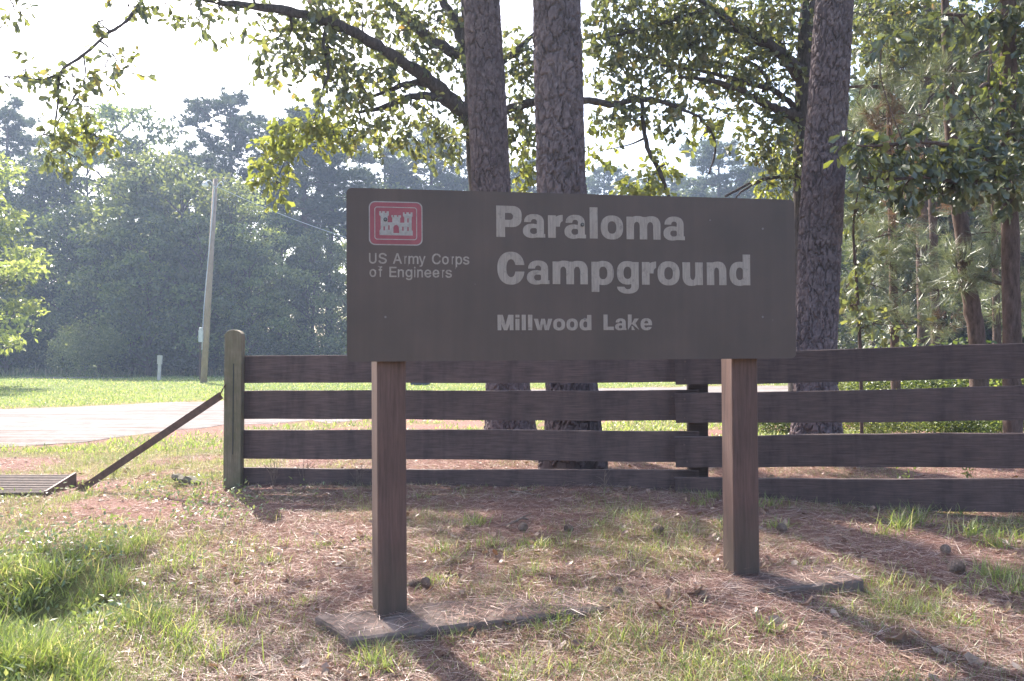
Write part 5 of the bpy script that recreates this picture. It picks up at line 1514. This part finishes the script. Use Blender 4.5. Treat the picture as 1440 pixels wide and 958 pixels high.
# young pines on the right
GP = 'young pines on the right'
y1 = Tree('pine_tree', 'leaning young pine with a bare red brown stem left of the dark edge trunk', GP, M['dark_bark'], 55)
y1.limb([(1386, 690, 12.2, 26), (1378, 560, 12.2, 24), (1374, 480, 12.2, 22), (1362, 400, 12.2, 21), (1352, 320, 12.2, 20), (1342, 250, 12.2, 18), (1335, 150, 12.2, 15), (1330, 30, 12.2, 11), (1326, -60, 12.2, 5)], True, 12)
y1.limb([(1360, 385, 12.2, 9), (1385, 392, 12.0, 7), (1410, 400, 11.9, 5)])
for px, py, rx, ry, n in ((1345, 375, 22, 22, 22), (1395, 375, 28, 26, 28), (1420, 410, 26, 24, 16), (1350, 400, 14, 14, 8), (1400, 330, 30, 24, 16), (1310, 110, 30, 20, 14), (1345, 100, 24, 20, 12), (1300, 160, 26, 18, 12)):
    y1.needles(px, py, 12.0, rx, ry, n, length=.24)
for px, py, rx, ry, n in ((1300, 250, 28, 18, 10), (1350, 300, 30, 16, 8)):
    y1.needles(px, py, 12.6, rx, ry, n, 'dead_needle', .2)
y1.done()
y2 = Tree('pine_tree', 'bushy young pine just right of the leaning pine trunk, dead brown needles among its green', GP, M['dark_bark'], 56)
y2.limb([(1262, 640, 14.5, 14), (1258, 480, 14.5, 12), (1254, 300, 14.5, 10), (1250, 150, 14.5, 7), (1248, 40, 14.5, 3)], True)
y2.limb([(1251, 125, 14.5, 6), (1225, 122, 14.3, 5), (1180, 122, 14, 3)])
for px, py, rx, ry, n in ((1235, 110, 26, 18, 18), (1270, 95, 28, 18, 20), (1305, 100, 22, 16, 14), (1220, 160, 22, 18, 16), (1200, 185, 18, 16, 10), (1265, 140, 24, 16, 14), (1215, 340, 30, 26, 22), (1255, 330, 30, 30, 24), (1290, 360, 30, 26, 22), (1225, 400, 32, 28, 26), (1275, 410, 36, 30, 28),
                          (1320, 410, 30, 26, 22), (1220, 450, 30, 22, 18), (1270, 455, 36, 22, 22), (1320, 455, 30, 24, 18), (1205, 300, 18, 20, 12), (1245, 370, 26, 20, 18)):
    y2.needles(px, py, 14.2, rx, ry, n, length=.24)
for px, py, rx, ry, n in ((1242, 165, 22, 22, 26), (1255, 215, 22, 20, 14), (1262, 300, 24, 18, 10), (1330, 440, 20, 16, 8)):
    y2.needles(px, py, 14.0, rx, ry, n, 'dead_needle', .2)
y2.done()
y3 = Tree('pine_tree', 'young pine whose low boughs fill the gap between the two dark stems at the right', GP, M['dark_bark'], 57)
y3.limb([(1405, 640, 17, 12), (1402, 480, 17, 11), (1398, 300, 17, 8), (1394, 130, 17, 5), (1392, 30, 17, 2)], True)
for px, py, rx, ry, n in ((1395, 300, 34, 26, 20), (1420, 340, 34, 30, 24), (1400, 440, 40, 30, 28), (1435, 450, 30, 36, 22), (1340, 330, 36, 26, 20), (1390, 180, 40, 30, 20), (1440, 290, 30, 40, 20), (1320, 200, 36, 30, 18), (1440, 180, 30, 40, 18)):
    y3.needles(px, py, 17, rx, ry, n, length=.26)
y3.done()
y4 = Tree('pine_tree', 'dark dense pine farther back behind the bushy young pine on the right', GP, M['dark_bark'], 58)
y4.limb([(1318, 640, 21, 14), (1316, 480, 21, 13), (1312, 300, 21, 11), (1308, 130, 21, 8), (1306, -40, 21, 4)], True)
for i_ in range(64):
    y4.needles(1205 + (i_ * 61.8) % 245, 10 + (i_ * 37.7) % 450, 21 + (i_ % 5) * .5, 34, 26, 20, 'needle', length=.27, width=.012)
y4.done()
b2_ = Tree('hardwood_tree', 'dark leafy tree filling the top right corner behind the young pines', None, M['dark_bark'], 71)
b2_.limb([(1300, 640, 19, 16), (1298, 480, 19, 15), (1296, 300, 19, 14), (1300, 100, 19, 12), (1305, -60, 19, 8)], True)
b2_.limb([(1298, 150, 19, 7), (1350, 90, 18.6, 5), (1410, 60, 18.2, 4)])
b2_.limb([(1297, 190, 19, 6), (1250, 130, 18.8, 5), (1225, 90, 18.6, 3)])
for i_ in range(44):
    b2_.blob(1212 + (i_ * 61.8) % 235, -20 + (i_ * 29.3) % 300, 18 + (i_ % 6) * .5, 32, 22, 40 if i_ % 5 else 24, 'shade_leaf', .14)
b2_.done()
# leafy saplings beside the leaning pine
s1 = Tree('sapling', 'small leafy sapling in the shade right of the leaning pine trunk', None, M['dark_bark'], 61)
s1.limb([(1212, 640, 10.6, 5), (1210, 500, 10.6, 4.5), (1205, 400, 10.6, 4), (1200, 320, 10.6, 3), (1208, 260, 10.6, 2)], True)
for px, py, rx, ry, n in ((1198, 395, 16, 22, 15), (1205, 350, 18, 18, 12), (1195, 430, 14, 16, 10), (1228, 455, 26, 16, 16), (1262, 462, 22, 14, 12), (1215, 300, 22, 20, 14), (1240, 270, 24, 12, 10), (1190, 270, 12, 20, 8)):
    s1.blob(px, py, 10.6, rx, ry, n, 'oak_leaf', .12)
s1.done()

# shrubs low behind the fence on the right
for i, (px, d, h, mt, lab) in enumerate(((1215, 11.6, .75, 'l', 'pale low shrub just right of the leaning pine foot, behind the fence'), (1290, 12.4, .8, 'l', 'pale low shrub under the bushy young pine, behind the fence'),
        (1350, 11.8, .7, 'd', 'dark low shrub just left of the leaning young stem'), (1095, 13.4, .6, 'd', 'low dark shrub left of the leaning pine foot, beside the right sign post'),
        (1430, 12.0, .9, 'l', 'pale shrub at the foot of the dark edge trunk'), (1260, 15.5, 1.3, 'd', 'taller dark shrub behind the bushy young pine'), (1400, 16, 1.5, 'd', 'taller dark shrub between the leaning stem and the edge trunk'),
        (1330, 18, 1.7, 'd', 'tallest dark shrub, deep behind the fence left of the leaning stem'), (1190, 18, 1.2, 'l', 'pale shrub deep behind the leaning pine foot'))):
    x = at(px, 497, d)[0]
    o = bpy.data.objects.new('bush', BUSHL if mt == 'l' else BUSH[i % 3])
    COL.objects.link(o)
    hh = 4.2 if mt == 'l' else (3.2, 2.4, 4.2)[i % 3]
    s = h / hh
    o.location = (x, d, gz1(x, d) - .05)
    o.scale = (s * 1.4, s * 1.4, s)
    o.rotation_euler = (0, 0, i)
    tag(o, lab, 'bush', 'shrubs low behind the right half of the fence')

# ------------------------------------------------------------------ utility pole, wire, marker post, cabinet
pole = tag(empty('utility_pole'), 'leaning wooden utility pole with a street lamp and grey meter box in the field', 'utility pole')
pb, ptp = at(286, 535, 43), at(303, 252, 43.4)
pb[2] = gz1(pb[0], pb[1]) - .1
MB().tube([pb, (pb + ptp) / 2, ptp], [.17, .15, .115], 14).build('pole', M['pole_wood'], pole, smooth=True)
la = smooth_path([at(302, 268, 43.3), at(298, 257, 43.0), at(293, 254, 42.8), at(289, 257, 42.7)], 5)
MB().tube(la, .03, 8).build('lamp_arm', M['galv'], pole, smooth=True)
lc = at(288.5, 258.5, 42.7)
lh = MB()
lh.tube([lc + np.array([0, 0, .12]), lc + np.array([0, 0, .02]), lc + np.array([0, 0, -.03])], [.07, .13, .2], 14)
lh.build('lamp_head', M['galv'], pole, smooth=True)
MB().tube([lc + np.array([0, 0, -.031]), lc + np.array([0, 0, -.14]), lc + np.array([0, 0, -.2])], [.18, .15, .06], 14).build('lamp_glass', M['lamp_glass'], pole, smooth=True)
la = smooth_path([at(303, 266, 43.3), at(308, 258, 43.4), at(312, 256, 43.4), at(314, 260, 43.4)], 5)
MB().tube(la, .025, 8).build('wire_arm', M['galv'], pole, smooth=True)
mc = at(282.6, 473, 42.9)
MB().box(*mc, .22, .16, .62).build('meter_box', M['galv'], pole, bevel=.02)
MB().box(mc[0] - .01, mc[1], mc[2] + .33 + .06, .14, .14, .14).build('meter', M['galv'], pole, bevel=.02)
mw = MB().tube(smooth_path([at(284, 492, 42.92), at(287, 430, 43.02), at(296, 330, 43.1), at(302, 262, 43.25)], 6), .022, 6)
mw.build('conduit', M['galv'], pole)
MB().tube([at(281.8, 484, 42.95), at(281, 520, 42.95), at(281, 534, 42.95)], .03, 6).build('conduit', M['rust'], pole)

up_ = tag(empty('service_post'), 'thin dark service post showing in the top fence gap under the sign', 'post')
q0, q1 = at(637.5, 537, 44), at(637.5, 372, 44)
q0[2] = gz1(q0[0], q0[1]) - .1
MB().tube([q0, q1], [.07, .06], 10).build('post_shaft', M['dark_bark'], up_)
MB().box(q1[0], q1[1], q1[2] + .03, .2, .2, .06).build('cap', M['galv'], up_)
w0, w1 = at(304, 262, 43.3), q1
pts = []
for i in range(25):
    t = i / 24
    p = w0 + (w1 - w0) * t
    p[2] -= 4 * .45 * t * (1 - t)
    pts.append(p)
tag(MB().tube(pts, .014, 5).build('power_line', M['galv']), 'thin pale power line sloping down from the utility pole behind the sign', 'wire')

mk = tag(empty('marker_post'), 'short white marker post in the field left of the utility pole', 'marker post')
m0 = at(223.5, 530, 47)
m0[2] = gz1(m0[0], m0[1])
square_post('shaft', M['marker'], .17, .12, 1.05, mk, tuple(m0 - np.array([0, 0, .05])), 0, (0, R(2)), .02)
square_post('cap', M['marker'], .26, .16, .5, mk, tuple(m0 + np.array([.035, 0, .93])), 0, (0, R(2)), .03)

cb = tag(empty('utility_cabinet'), 'low dark cabinet in the field showing in the top fence gap under the sign', 'cabinet')
c0 = at(591, 545, 40)
zc = gz1(c0[0], c0[1])
MB().box(c0[0], c0[1], zc + .14, .9, .5, .28).build('cabinet_body', M['cabinet'], cb, bevel=.02)
MB().box(c0[0], c0[1], zc + .30, .96, .56, .05).build('lid', M['galv'], cb, bevel=.015)

# ------------------------------------------------------------------ grass and litter
def blades(name, X, Y, H, W, mat, lean=.55, seed=1):
    rng = np.random.default_rng(seed)
    n = len(X)
    P = np.stack([X, Y, gz(X, Y) - .01], 1)
    az = rng.random(n) * 6.283
    tilt = lean * rng.random(n)
    A = np.stack([np.cos(az) * tilt, np.sin(az) * tilt, np.ones(n)], 1)
    N = np.stack([np.cos(az + rng.normal(size=n) * .6), np.sin(az + rng.normal(size=n) * .6), np.full(n, .05)], 1)
    mb = MB()
    cards(mb, P, A, N, H, W, BLADE_V, BLADE_F)
    return tag(mb.build(name, mat), kind='stuff')


def in_view(X, Y, mar=.6):
    return np.abs(X) < Y * .63 + mar


# lush grass, thick at the lower left
rng = np.random.default_rng(77)
n = 330000
Y = 3.0 + 10.5 * rng.random(n) ** 1.5
X = (rng.random(n) * 2 - 1) * (Y * .64 + .5)
lu = lush(X, Y)
lum = np.clip(lu * (.35 + 1.2 * fbm(X * 4.5, Y * 4.5, 3) ** 1.5), 0, 1)
tuft = sstep(.5, .72, fbm(X * 5 + 50, Y * 5 + 20, 2))
keep = rng.random(n) < np.clip(lum * .42 + lu * tuft * .8, 0, .95)
keep &= ~((Y > road_near(X)))
keep &= ((X - DITCH[0]) / .42) ** 2 + ((Y - DITCH[1]) / .3) ** 2 > 1
X, Y, lu, tuft = X[keep], Y[keep], lu[keep], tuft[keep]
deep = sstep(-1.3, -2.9, X + .25 * (Y - 4.2)) * sstep(7.0, 5.4, Y)
H = (.045 + .06 * rng.random(len(X)) + .06 * tuft * rng.random(len(X)) + deep * (.03 + .17 * tuft * rng.random(len(X))))
blades('grass', X, Y, H, .003 + .0035 * deep + .002 * rng.random(len(X)), M['grass'], .9, 5)
# broad leaved ground cover in the lush corner
n = 26000
Y2 = 3.0 + 5.5 * rng.random(n) ** 1.3
X2 = (rng.random(n) * 2 - 1) * (Y2 * .64 + .3)
keep = rng.random(n) < sstep(-1.5, -3.0, X2) * sstep(.42, .6, fbm(X2 * 2.2 + 4, Y2 * 2.2 + 90, 3))
X2, Y2 = X2[keep], Y2[keep]
mb = MB()
k = len(X2)
cards(mb, np.stack([X2, Y2, gz(X2, Y2) + .02 + .11 * rng.random(k) ** 1.4], 1), rnd_dirs(k, .15, rng), rnd_dirs(k, 1.2, rng), .025 + .035 * rng.random(k), .022, LANCE_V, LANCE_F)
tag(mb.build('ground_cover', M['light_weed']), kind='stuff')
# single tall tufts
tc = []
spots = [(255, 900, 26, .3), (200, 880, 24, .28), (300, 930, 20, .22), (120, 860, 24, .2), (60, 930, 30, .25), (330, 880, 14, .18), (520, 935, 34, .16), (545, 945, 26, .15), (640, 900, 18, .1), (668, 740, 40, .16), (690, 770, 24, .13), (625, 775, 26, .12),
         (760, 770, 34, .12), (845, 740, 16, .1), (750, 810, 16, .12), (1095, 745, 30, .14), (1265, 745, 40, .22), (1290, 738, 36, .22), (1245, 755, 30, .15), (1365, 755, 46, .17), (1400, 770, 40, .16), (1430, 760, 30, .15),
         (1400, 815, 44, .17), (1430, 835, 40, .17), (1370, 830, 20, .12), (1180, 860, 18, .1), (1280, 865, 16, .1), (1350, 880, 20, .1), (1000, 900, 26, .11), (1080, 890, 30, .11), (985, 940, 30, .11), (870, 905, 24, .12), (905, 900, 20, .12), (820, 915, 18, .1), (940, 870, 16, .09), (1130, 800, 14, .1), (1250, 822, 22, .1), (1200, 815, 18, .1),
         (610, 820, 20, .1), (590, 700, 18, .07), (740, 690, 14, .06), (1060, 715, 24, .15), (1085, 712, 20, .13), (1000, 700, 22, .12), (985, 712, 20, .12), (160, 780, 60, .17), (130, 770, 40, .14), (190, 765, 50, .14), (455, 770, 26, .08), (380, 790, 30, .09), (520, 760, 20, .08), (430, 850, 26, .09), (270, 700, 14, .1), (190, 700, 16, .1), (90, 720, 22, .1), (680, 935, 22, .1), (800, 945, 26, .1),
         (660, 690, 10, .1), (1320, 700, 14, .2), (1380, 700, 16, .2), (1210, 712, 12, .14)]
TX, TY, TH = [], [], []
for px, py, k, h in spots:
    g0 = ground_at(px, py)
    k = int(k * 2.6)
    rr = np.abs(rng.normal(size=k)) * .055 * (1 + h * 3)
    a = rng.random(k) * 6.283
    TX.append(g0[0] + rr * np.cos(a) * 1.4)
    TY.append(g0[1] + rr * np.sin(a))
    TH.append(h * (.35 + .75 * rng.random(k)))
TX, TY, TH = map(np.concatenate, (TX, TY, TH))
blades('tall_grass', TX, TY, TH, .0055, M['grass'], .9, 6)
# thin dry grass all over the litter
n = 230000
Y = 3.0 + 9.5 * rng.random(n) ** 1.4
X = (rng.random(n) * 2 - 1) * (Y * .64 + .5)
keep = rng.random(n) < sstep(.44, .68, fbm(X * 1.6 + 80, Y * 1.6, 4)) * (1 - .3 * sstep(-1, 1.0, X) * sstep(4.4, 5.2, Y)) + .06 + .22 * sstep(4.6, 3.6, Y)
X, Y = X[keep], Y[keep]
blades('dry_grass', X, Y, .03 + .075 * rng.random(len(X)), .0028, M['dry_grass'], 1.6, 7)
# field grass beyond the road: short rough turf
n = 90000
Y = 12.5 + 55 * rng.random(n) ** 1.3
X = (rng.random(n) * 2 - 1) * (Y * .64 + 1)
pat = rng.random(n) < .3 + 1.1 * fbm(X * .25, Y * .25 + 9, 4) ** 1.5
keep = (pat & (Y > road_far(X) + .1)) | ((Y < road_near(X) - .3) & (rng.random(n) < lush(X, Y)) & (Y > 9))
X, Y = X[keep], Y[keep]
blades('field_grass', X, Y, (.05 + .07 * rng.random(len(X))), .012 + .0008 * Y, M['grass'], .8, 8)
# weeds at the foot of the far wood
n = 5000
X = (rng.random(n) * 2 - 1) * 42
Y = 57 + rng.random(n) * 5
blades('weeds', X, Y, .25 + .5 * rng.random(n), .06, M['dry_grass'], .5, 9)

# pine straw
n = 300000
Y = 3.0 + 9.0 * rng.random(n) ** 1.5
X = (rng.random(n) * 2 - 1) * (Y * .64 + .4)
cover = np.clip(1 - lush(X, Y) * 1.1, .03, 1) * (.35 + .9 * fbm(X * 2.2 + 7, Y * 2.2 + 5, 4))
cover *= np.where((X < -2.9) & (Y > 6.8), .35, 1)
keep = rng.random(n) < cover
X, Y = X[keep], Y[keep]
nn = len(X)
az = rng.random(nn) * 6.283
A = np.stack([np.cos(az), np.sin(az), rng.normal(size=nn) * .12], 1)
N = np.stack([rng.normal(size=nn) * .3, rng.normal(size=nn) * .3, np.ones(nn)], 1)
P = np.stack([X, Y, gz(X, Y) + .004 + .014 * rng.random(nn)], 1)
mb = MB()
cards(mb, P, A, N, .07 + .11 * rng.random(nn), .0027, [(0, .5, 0), (0, -.5, 0), (1, .25, .05), (.5, .5, .03)], [(0, 1, 2, 3)])
tag(mb.build('pine_straw', M['straw']), kind='stuff')
# straw fallen on the slab
n = 2600
s, t = rng.random(n), rng.random(n)
xy = (FL + (FR - FL) * s[:, None]) * (1 - t[:, None]) + (BLk + (BRt - BLk) * s[:, None]) * t[:, None]
az = rng.random(n) * 6.283
mb = MB()
keep = rng.random(n) < np.where(s < .2, .45, .9)
P = np.stack([xy[:, 0], xy[:, 1], np.maximum(gz(xy[:, 0], xy[:, 1]), .128 + .155 * s + .012 * np.sin(s * 3.1)) + .006 + .01 * rng.random(n)], 1)[keep]
k = len(P)
cards(mb, P, np.stack([np.cos(az[keep]), np.sin(az[keep]), rng.normal(size=k) * .06], 1), np.stack([rng.normal(size=k) * .2, rng.normal(size=k) * .2, np.ones(k)], 1), .08 + .1 * rng.random(k), .0032,
      [(0, .5, 0), (0, -.5, 0), (1, .25, .03), (.5, .5, .02)], [(0, 1, 2, 3)])
tag(mb.build('slab_straw', M['straw']), kind='stuff')
# small dead leaves
n = 3600
Y = 3.1 + 9.5 * rng.random(n) ** 1.4
X = (rng.random(n) * 2 - 1) * (Y * .64 + .4)
keep = rng.random(n) < np.clip(1.1 - lush(X, Y), .1, 1) * sstep(.35, .6, fbm(X * 1.1 + 60, Y * 1.1 + 4, 3))
X, Y = X[keep], Y[keep]
k = len(X)
az = rng.random(k) * 6.283
mb = MB()
CURL_V = [(0, 0, .10), (.22, .30, .02), (.45, .40, .12), (.72, .45, .10), (1, 0, .22), (.72, -.45, .16), (.45, -.36, .10), (.22, -.30, .05), (.5, 0, .0)]
cards(mb, np.stack([X, Y, gz(X, Y) + .008], 1), np.stack([np.cos(az), np.sin(az), rng.normal(size=k) * .25], 1), np.stack([rng.normal(size=k) * .35, rng.normal(size=k) * .35, np.ones(k)], 1), .035 + .06 * rng.random(k), .03 + .02 * rng.random(k), CURL_V, OAK_F)
tag(mb.build('leaf_litter', M['dead_leaf']), kind='stuff')

# ------------------------------------------------------------------ single things on the ground
def ground_thing(px, py):
    p = ground_at(px, py)
    return p


def curled_leaf(px, py, L, label, rz):
    p = ground_thing(px, py)
    L *= .72
    mb = MB()
    tv = np.array(CURL_V + [(.35, .2, .03), (.35, -.2, .03)])
    tv[:, 2] *= 1.9
    cards(mb, np.zeros((1, 3)), np.array([[1.0, 0, .05]]), np.array([[.1, .25, 1.0]]), np.array([L]), np.array([L * .8]), tv[:9], OAK_F)
    o = mb.build('dead_leaf', M['dead_leaf'])
    o.location = (p[0], p[1], p[2] + .012)
    o.rotation_euler = (R(-18), 0, rz)
    sm = o.modifiers.new('thickness', 'SOLIDIFY')
    sm.thickness = .0015
    tag(o, label, 'leaf', 'large dead leaves on the pine straw')


for a in ((967, 843, .15, 'pale curled dead leaf on the straw left of the right sign post foot', .2), (992, 848, .11, 'smaller curled leaf beside the pale one near the right sign post', 1.4), (1128, 858, .14, 'brown curled leaf in front of the right end of the concrete slab', .5),
          (1110, 890, .15, 'grey dead leaf lying in the grass below the curled brown leaf', 2.2), (1245, 909, .20, 'long pale leaf in the shadow at the lower right', .1), (1385, 938, .13, 'broad tan leaf at the bottom right corner', 2.9), (625, 812, .12, 'pale leaf scrap right of the left sign post foot', .6)):
    curled_leaf(*a)


def cone_mesh():
    mb = MB()
    rng_ = np.random.default_rng(8)
    mb.tube([(-.045, 0, 0), (-.02, 0, 0), (.02, 0, 0), (.05, 0, 0)], [.012, .026, .024, .006], 8)
    for i in range(70):
        t = i / 70
        x = -.045 + .095 * t
        r = .034 * math.sin(math.pi * (.12 + .85 * t)) ** .7
        a = i * 2.39996
        d = np.array([.35, math.cos(a), math.sin(a)])
        cards(mb, np.array([[x, math.cos(a) * r * .5, math.sin(a) * r * .5]]), d[None], np.array([[1.0, 0, 0]]), np.array([r * .85]), np.array([.018]), [(0, .3, 0), (0, -.3, 0), (.8, -.5, .05), (1, 0, .12), (.8, .5, .05)], [(0, 1, 2, 3, 4)])
    return mb.mesh('pine_cone')


CM = cone_mesh()
for px, py, s, rz, lab in ((583, 828, 1.05, .4, 'dark pine cone lying against the left sign post foot'), (599, 828, 1.1, 2.0, 'second pine cone just right of the left sign post foot'), (735, 748, 1.2, 1.0, 'pine cone on the sunlit straw in the middle of the clearing'),
                       (800, 750, 1.1, 2.4, 'pine cone right of the middle of the clearing, beside a dark twig clump'), (925, 752, 1.2, .2, 'pine cone in the straw left of the right sign post'), (1100, 750, 1.2, 1.7, 'pine cone in the grass right of the right sign post'),
                       (1344, 808, 1.5, .1, 'large pine cone lying alone right of the concrete slab'), (1330, 780, 1.1, 1.2, 'pine cone in the grass tufts above the large lone one'), (868, 840, 1.0, .8, 'pine cone at the end of the visible slab edge')):
    p = ground_thing(px, py)
    o = obj('pine_cone', CM, M['cone'])
    o.location = (p[0], p[1], p[2] + .028 * s)
    o.rotation_euler = (random.uniform(0, 6), 0, rz)
    s *= .72
    o.scale = (s, s, s)
    tag(o, lab, 'pine cone', 'pine cones on the straw')


def stick(px0, py0, px1, py1, r, lab, fork=True):
    a, b = ground_thing(px0, py0), ground_thing(px1, py1)
    m1, m2 = a + (b - a) * .35 + RNG.normal(size=3) * .012, a + (b - a) * .7 + RNG.normal(size=3) * .012
    lift = np.array([0, 0, r * .8])
    mb = MB().tube(smooth_path([a + lift, m1 + lift, m2 + lift, b + lift * 2], 4), np.linspace(r, r * .5, 13), 7)
    if fork:
        mb.tube(smooth_path([m1 + lift, m1 + (b - a) * .2 + np.array([.04, .05, .03]), m1 + (b - a) * .3 + np.array([.09, .08, .05])], 4), np.linspace(r * .6, r * .25, 9), 6)
    tag(mb.build('stick', M['stick'], smooth=True), lab, 'stick', 'fallen sticks')


stick(712, 742, 742, 734, .012, 'short dark stick on the straw in the middle of the clearing')
stick(715, 692, 760, 700, .012, 'pale stick on the straw just in front of the bottom fence board')
stick(640, 690, 672, 678, .014, 'pale forked stick near the bottom fence board right of the left post')
stick(665, 866, 700, 862, .009, 'short dark stick lying along the slab edge', False)
stick(870, 832, 905, 826, .009, 'thin dark stick beyond the end of the visible slab edge', False)
stick(395, 682, 425, 672, .011, 'bent stick leaning at the bottom board by the mossy post')
stick(1100, 840, 1130, 860, .007, 'thin pale stick in front of the right end of the slab', False)

p = ground_thing(262, 682)
blk = MB()
rb = np.random.default_rng(4)
vs = []
for i in range(9):
    x = -.15 + .3 * i / 8
    for j in range(8):
        a = j / 8 * 6.283 + .4
        rr = (.055 + .012 * math.sin(i * 1.3 + j)) * (1.0 if 0 < i < 8 else .7) + rb.normal() * .004
        vs.append((x, rr * 1.2 * math.cos(a), max(-.02, rr * .85 * math.sin(a)) + .03 * (1 - i / 8)))
ff = [tuple(q) for q in [(i * 8 + j, i * 8 + (j + 1) % 8, (i + 1) * 8 + (j + 1) % 8, (i + 1) * 8 + j) for i in range(8) for j in range(8)]] + [tuple(range(8)), tuple(range(64, 72))[::-1]]
o = blk.add(np.array(vs), ff).build('wood_chunk', M['block'])
o.location = (p[0], p[1], p[2] + .03)
o.rotation_euler = (0, R(4), R(-12))
tag(o, 'grey broken wood chunk on the ground left of the mossy end post', 'wood')

# small weeds and bare twigs at the fence foot
def weed(px, py, h, n, label, mat='grass', bare=False):
    p = ground_thing(px, py)
    t = tag(empty('weed', p), label, 'weed')
    rw = np.random.default_rng(int(px))
    st, lf = MB(), MB()
    for i in range(n):
        a = rw.random() * 6.283
        e = np.array([math.cos(a) * h * .45 * rw.random(), math.sin(a) * h * .3 * rw.random(), h * (.6 + .5 * rw.random())])
        pth_ = smooth_path([(0, 0, -.02), e * .5 + rw.normal(size=3) * .015, e], 4)
        st.tube(pth_, np.linspace(.003, .0012, len(pth_)), 4, False)
        if bare:
            for q in (3, 5):
                b = pth_[q] + np.array([rw.normal() * .07, rw.normal() * .05, .05 + rw.random() * .06])
                st.tube([pth_[q], (pth_[q] + b) / 2 + .008, b], [.002, .0016, .001], 4, False)
        else:
            q = pth_[rw.integers(2, len(pth_), 7)]
            cards(lf, q, rnd_dirs(7, .2, rw), rnd_dirs(7, 1, rw), .03 + .03 * rw.random(7), .018, LANCE_V, LANCE_F)
    st.build('stem', M['stick'] if bare else M['dry_grass'], t)
    if lf.n:
        lf.build('foliage', M[mat], t)


weed(1232, 712, .16, 5, 'small pale leaved weed at the foot of the right fence board', 'light_leaf')
weed(1325, 715, .14, 4, 'small white tipped weed before the bottom board, near the right edge', 'light_leaf')
weed(385, 684, .28, 7, 'bare twiggy weed before the bottom board, beside the mossy post', bare=True)
weed(430, 682, .26, 6, 'bare twiggy weed before the bottom board, left of the left sign post', bare=True)
weed(505, 684, .22, 6, 'bare twiggy weed just left of the left sign post', bare=True)
weed(850, 692, .2, 3, 'thin red stemmed weed before the fence, right of the middle', bare=True)
weed(1275, 700, .3, 6, 'thin grassy weed rising before the bottom board at the right', 'grass')
weed(1365, 705, .34, 8, 'feathery weed rising before the bottom board near the right edge', 'grass')
weed(160, 672, .12, 5, 'yellow leaved weed under the slanting steel bar', 'yellow_leaf')
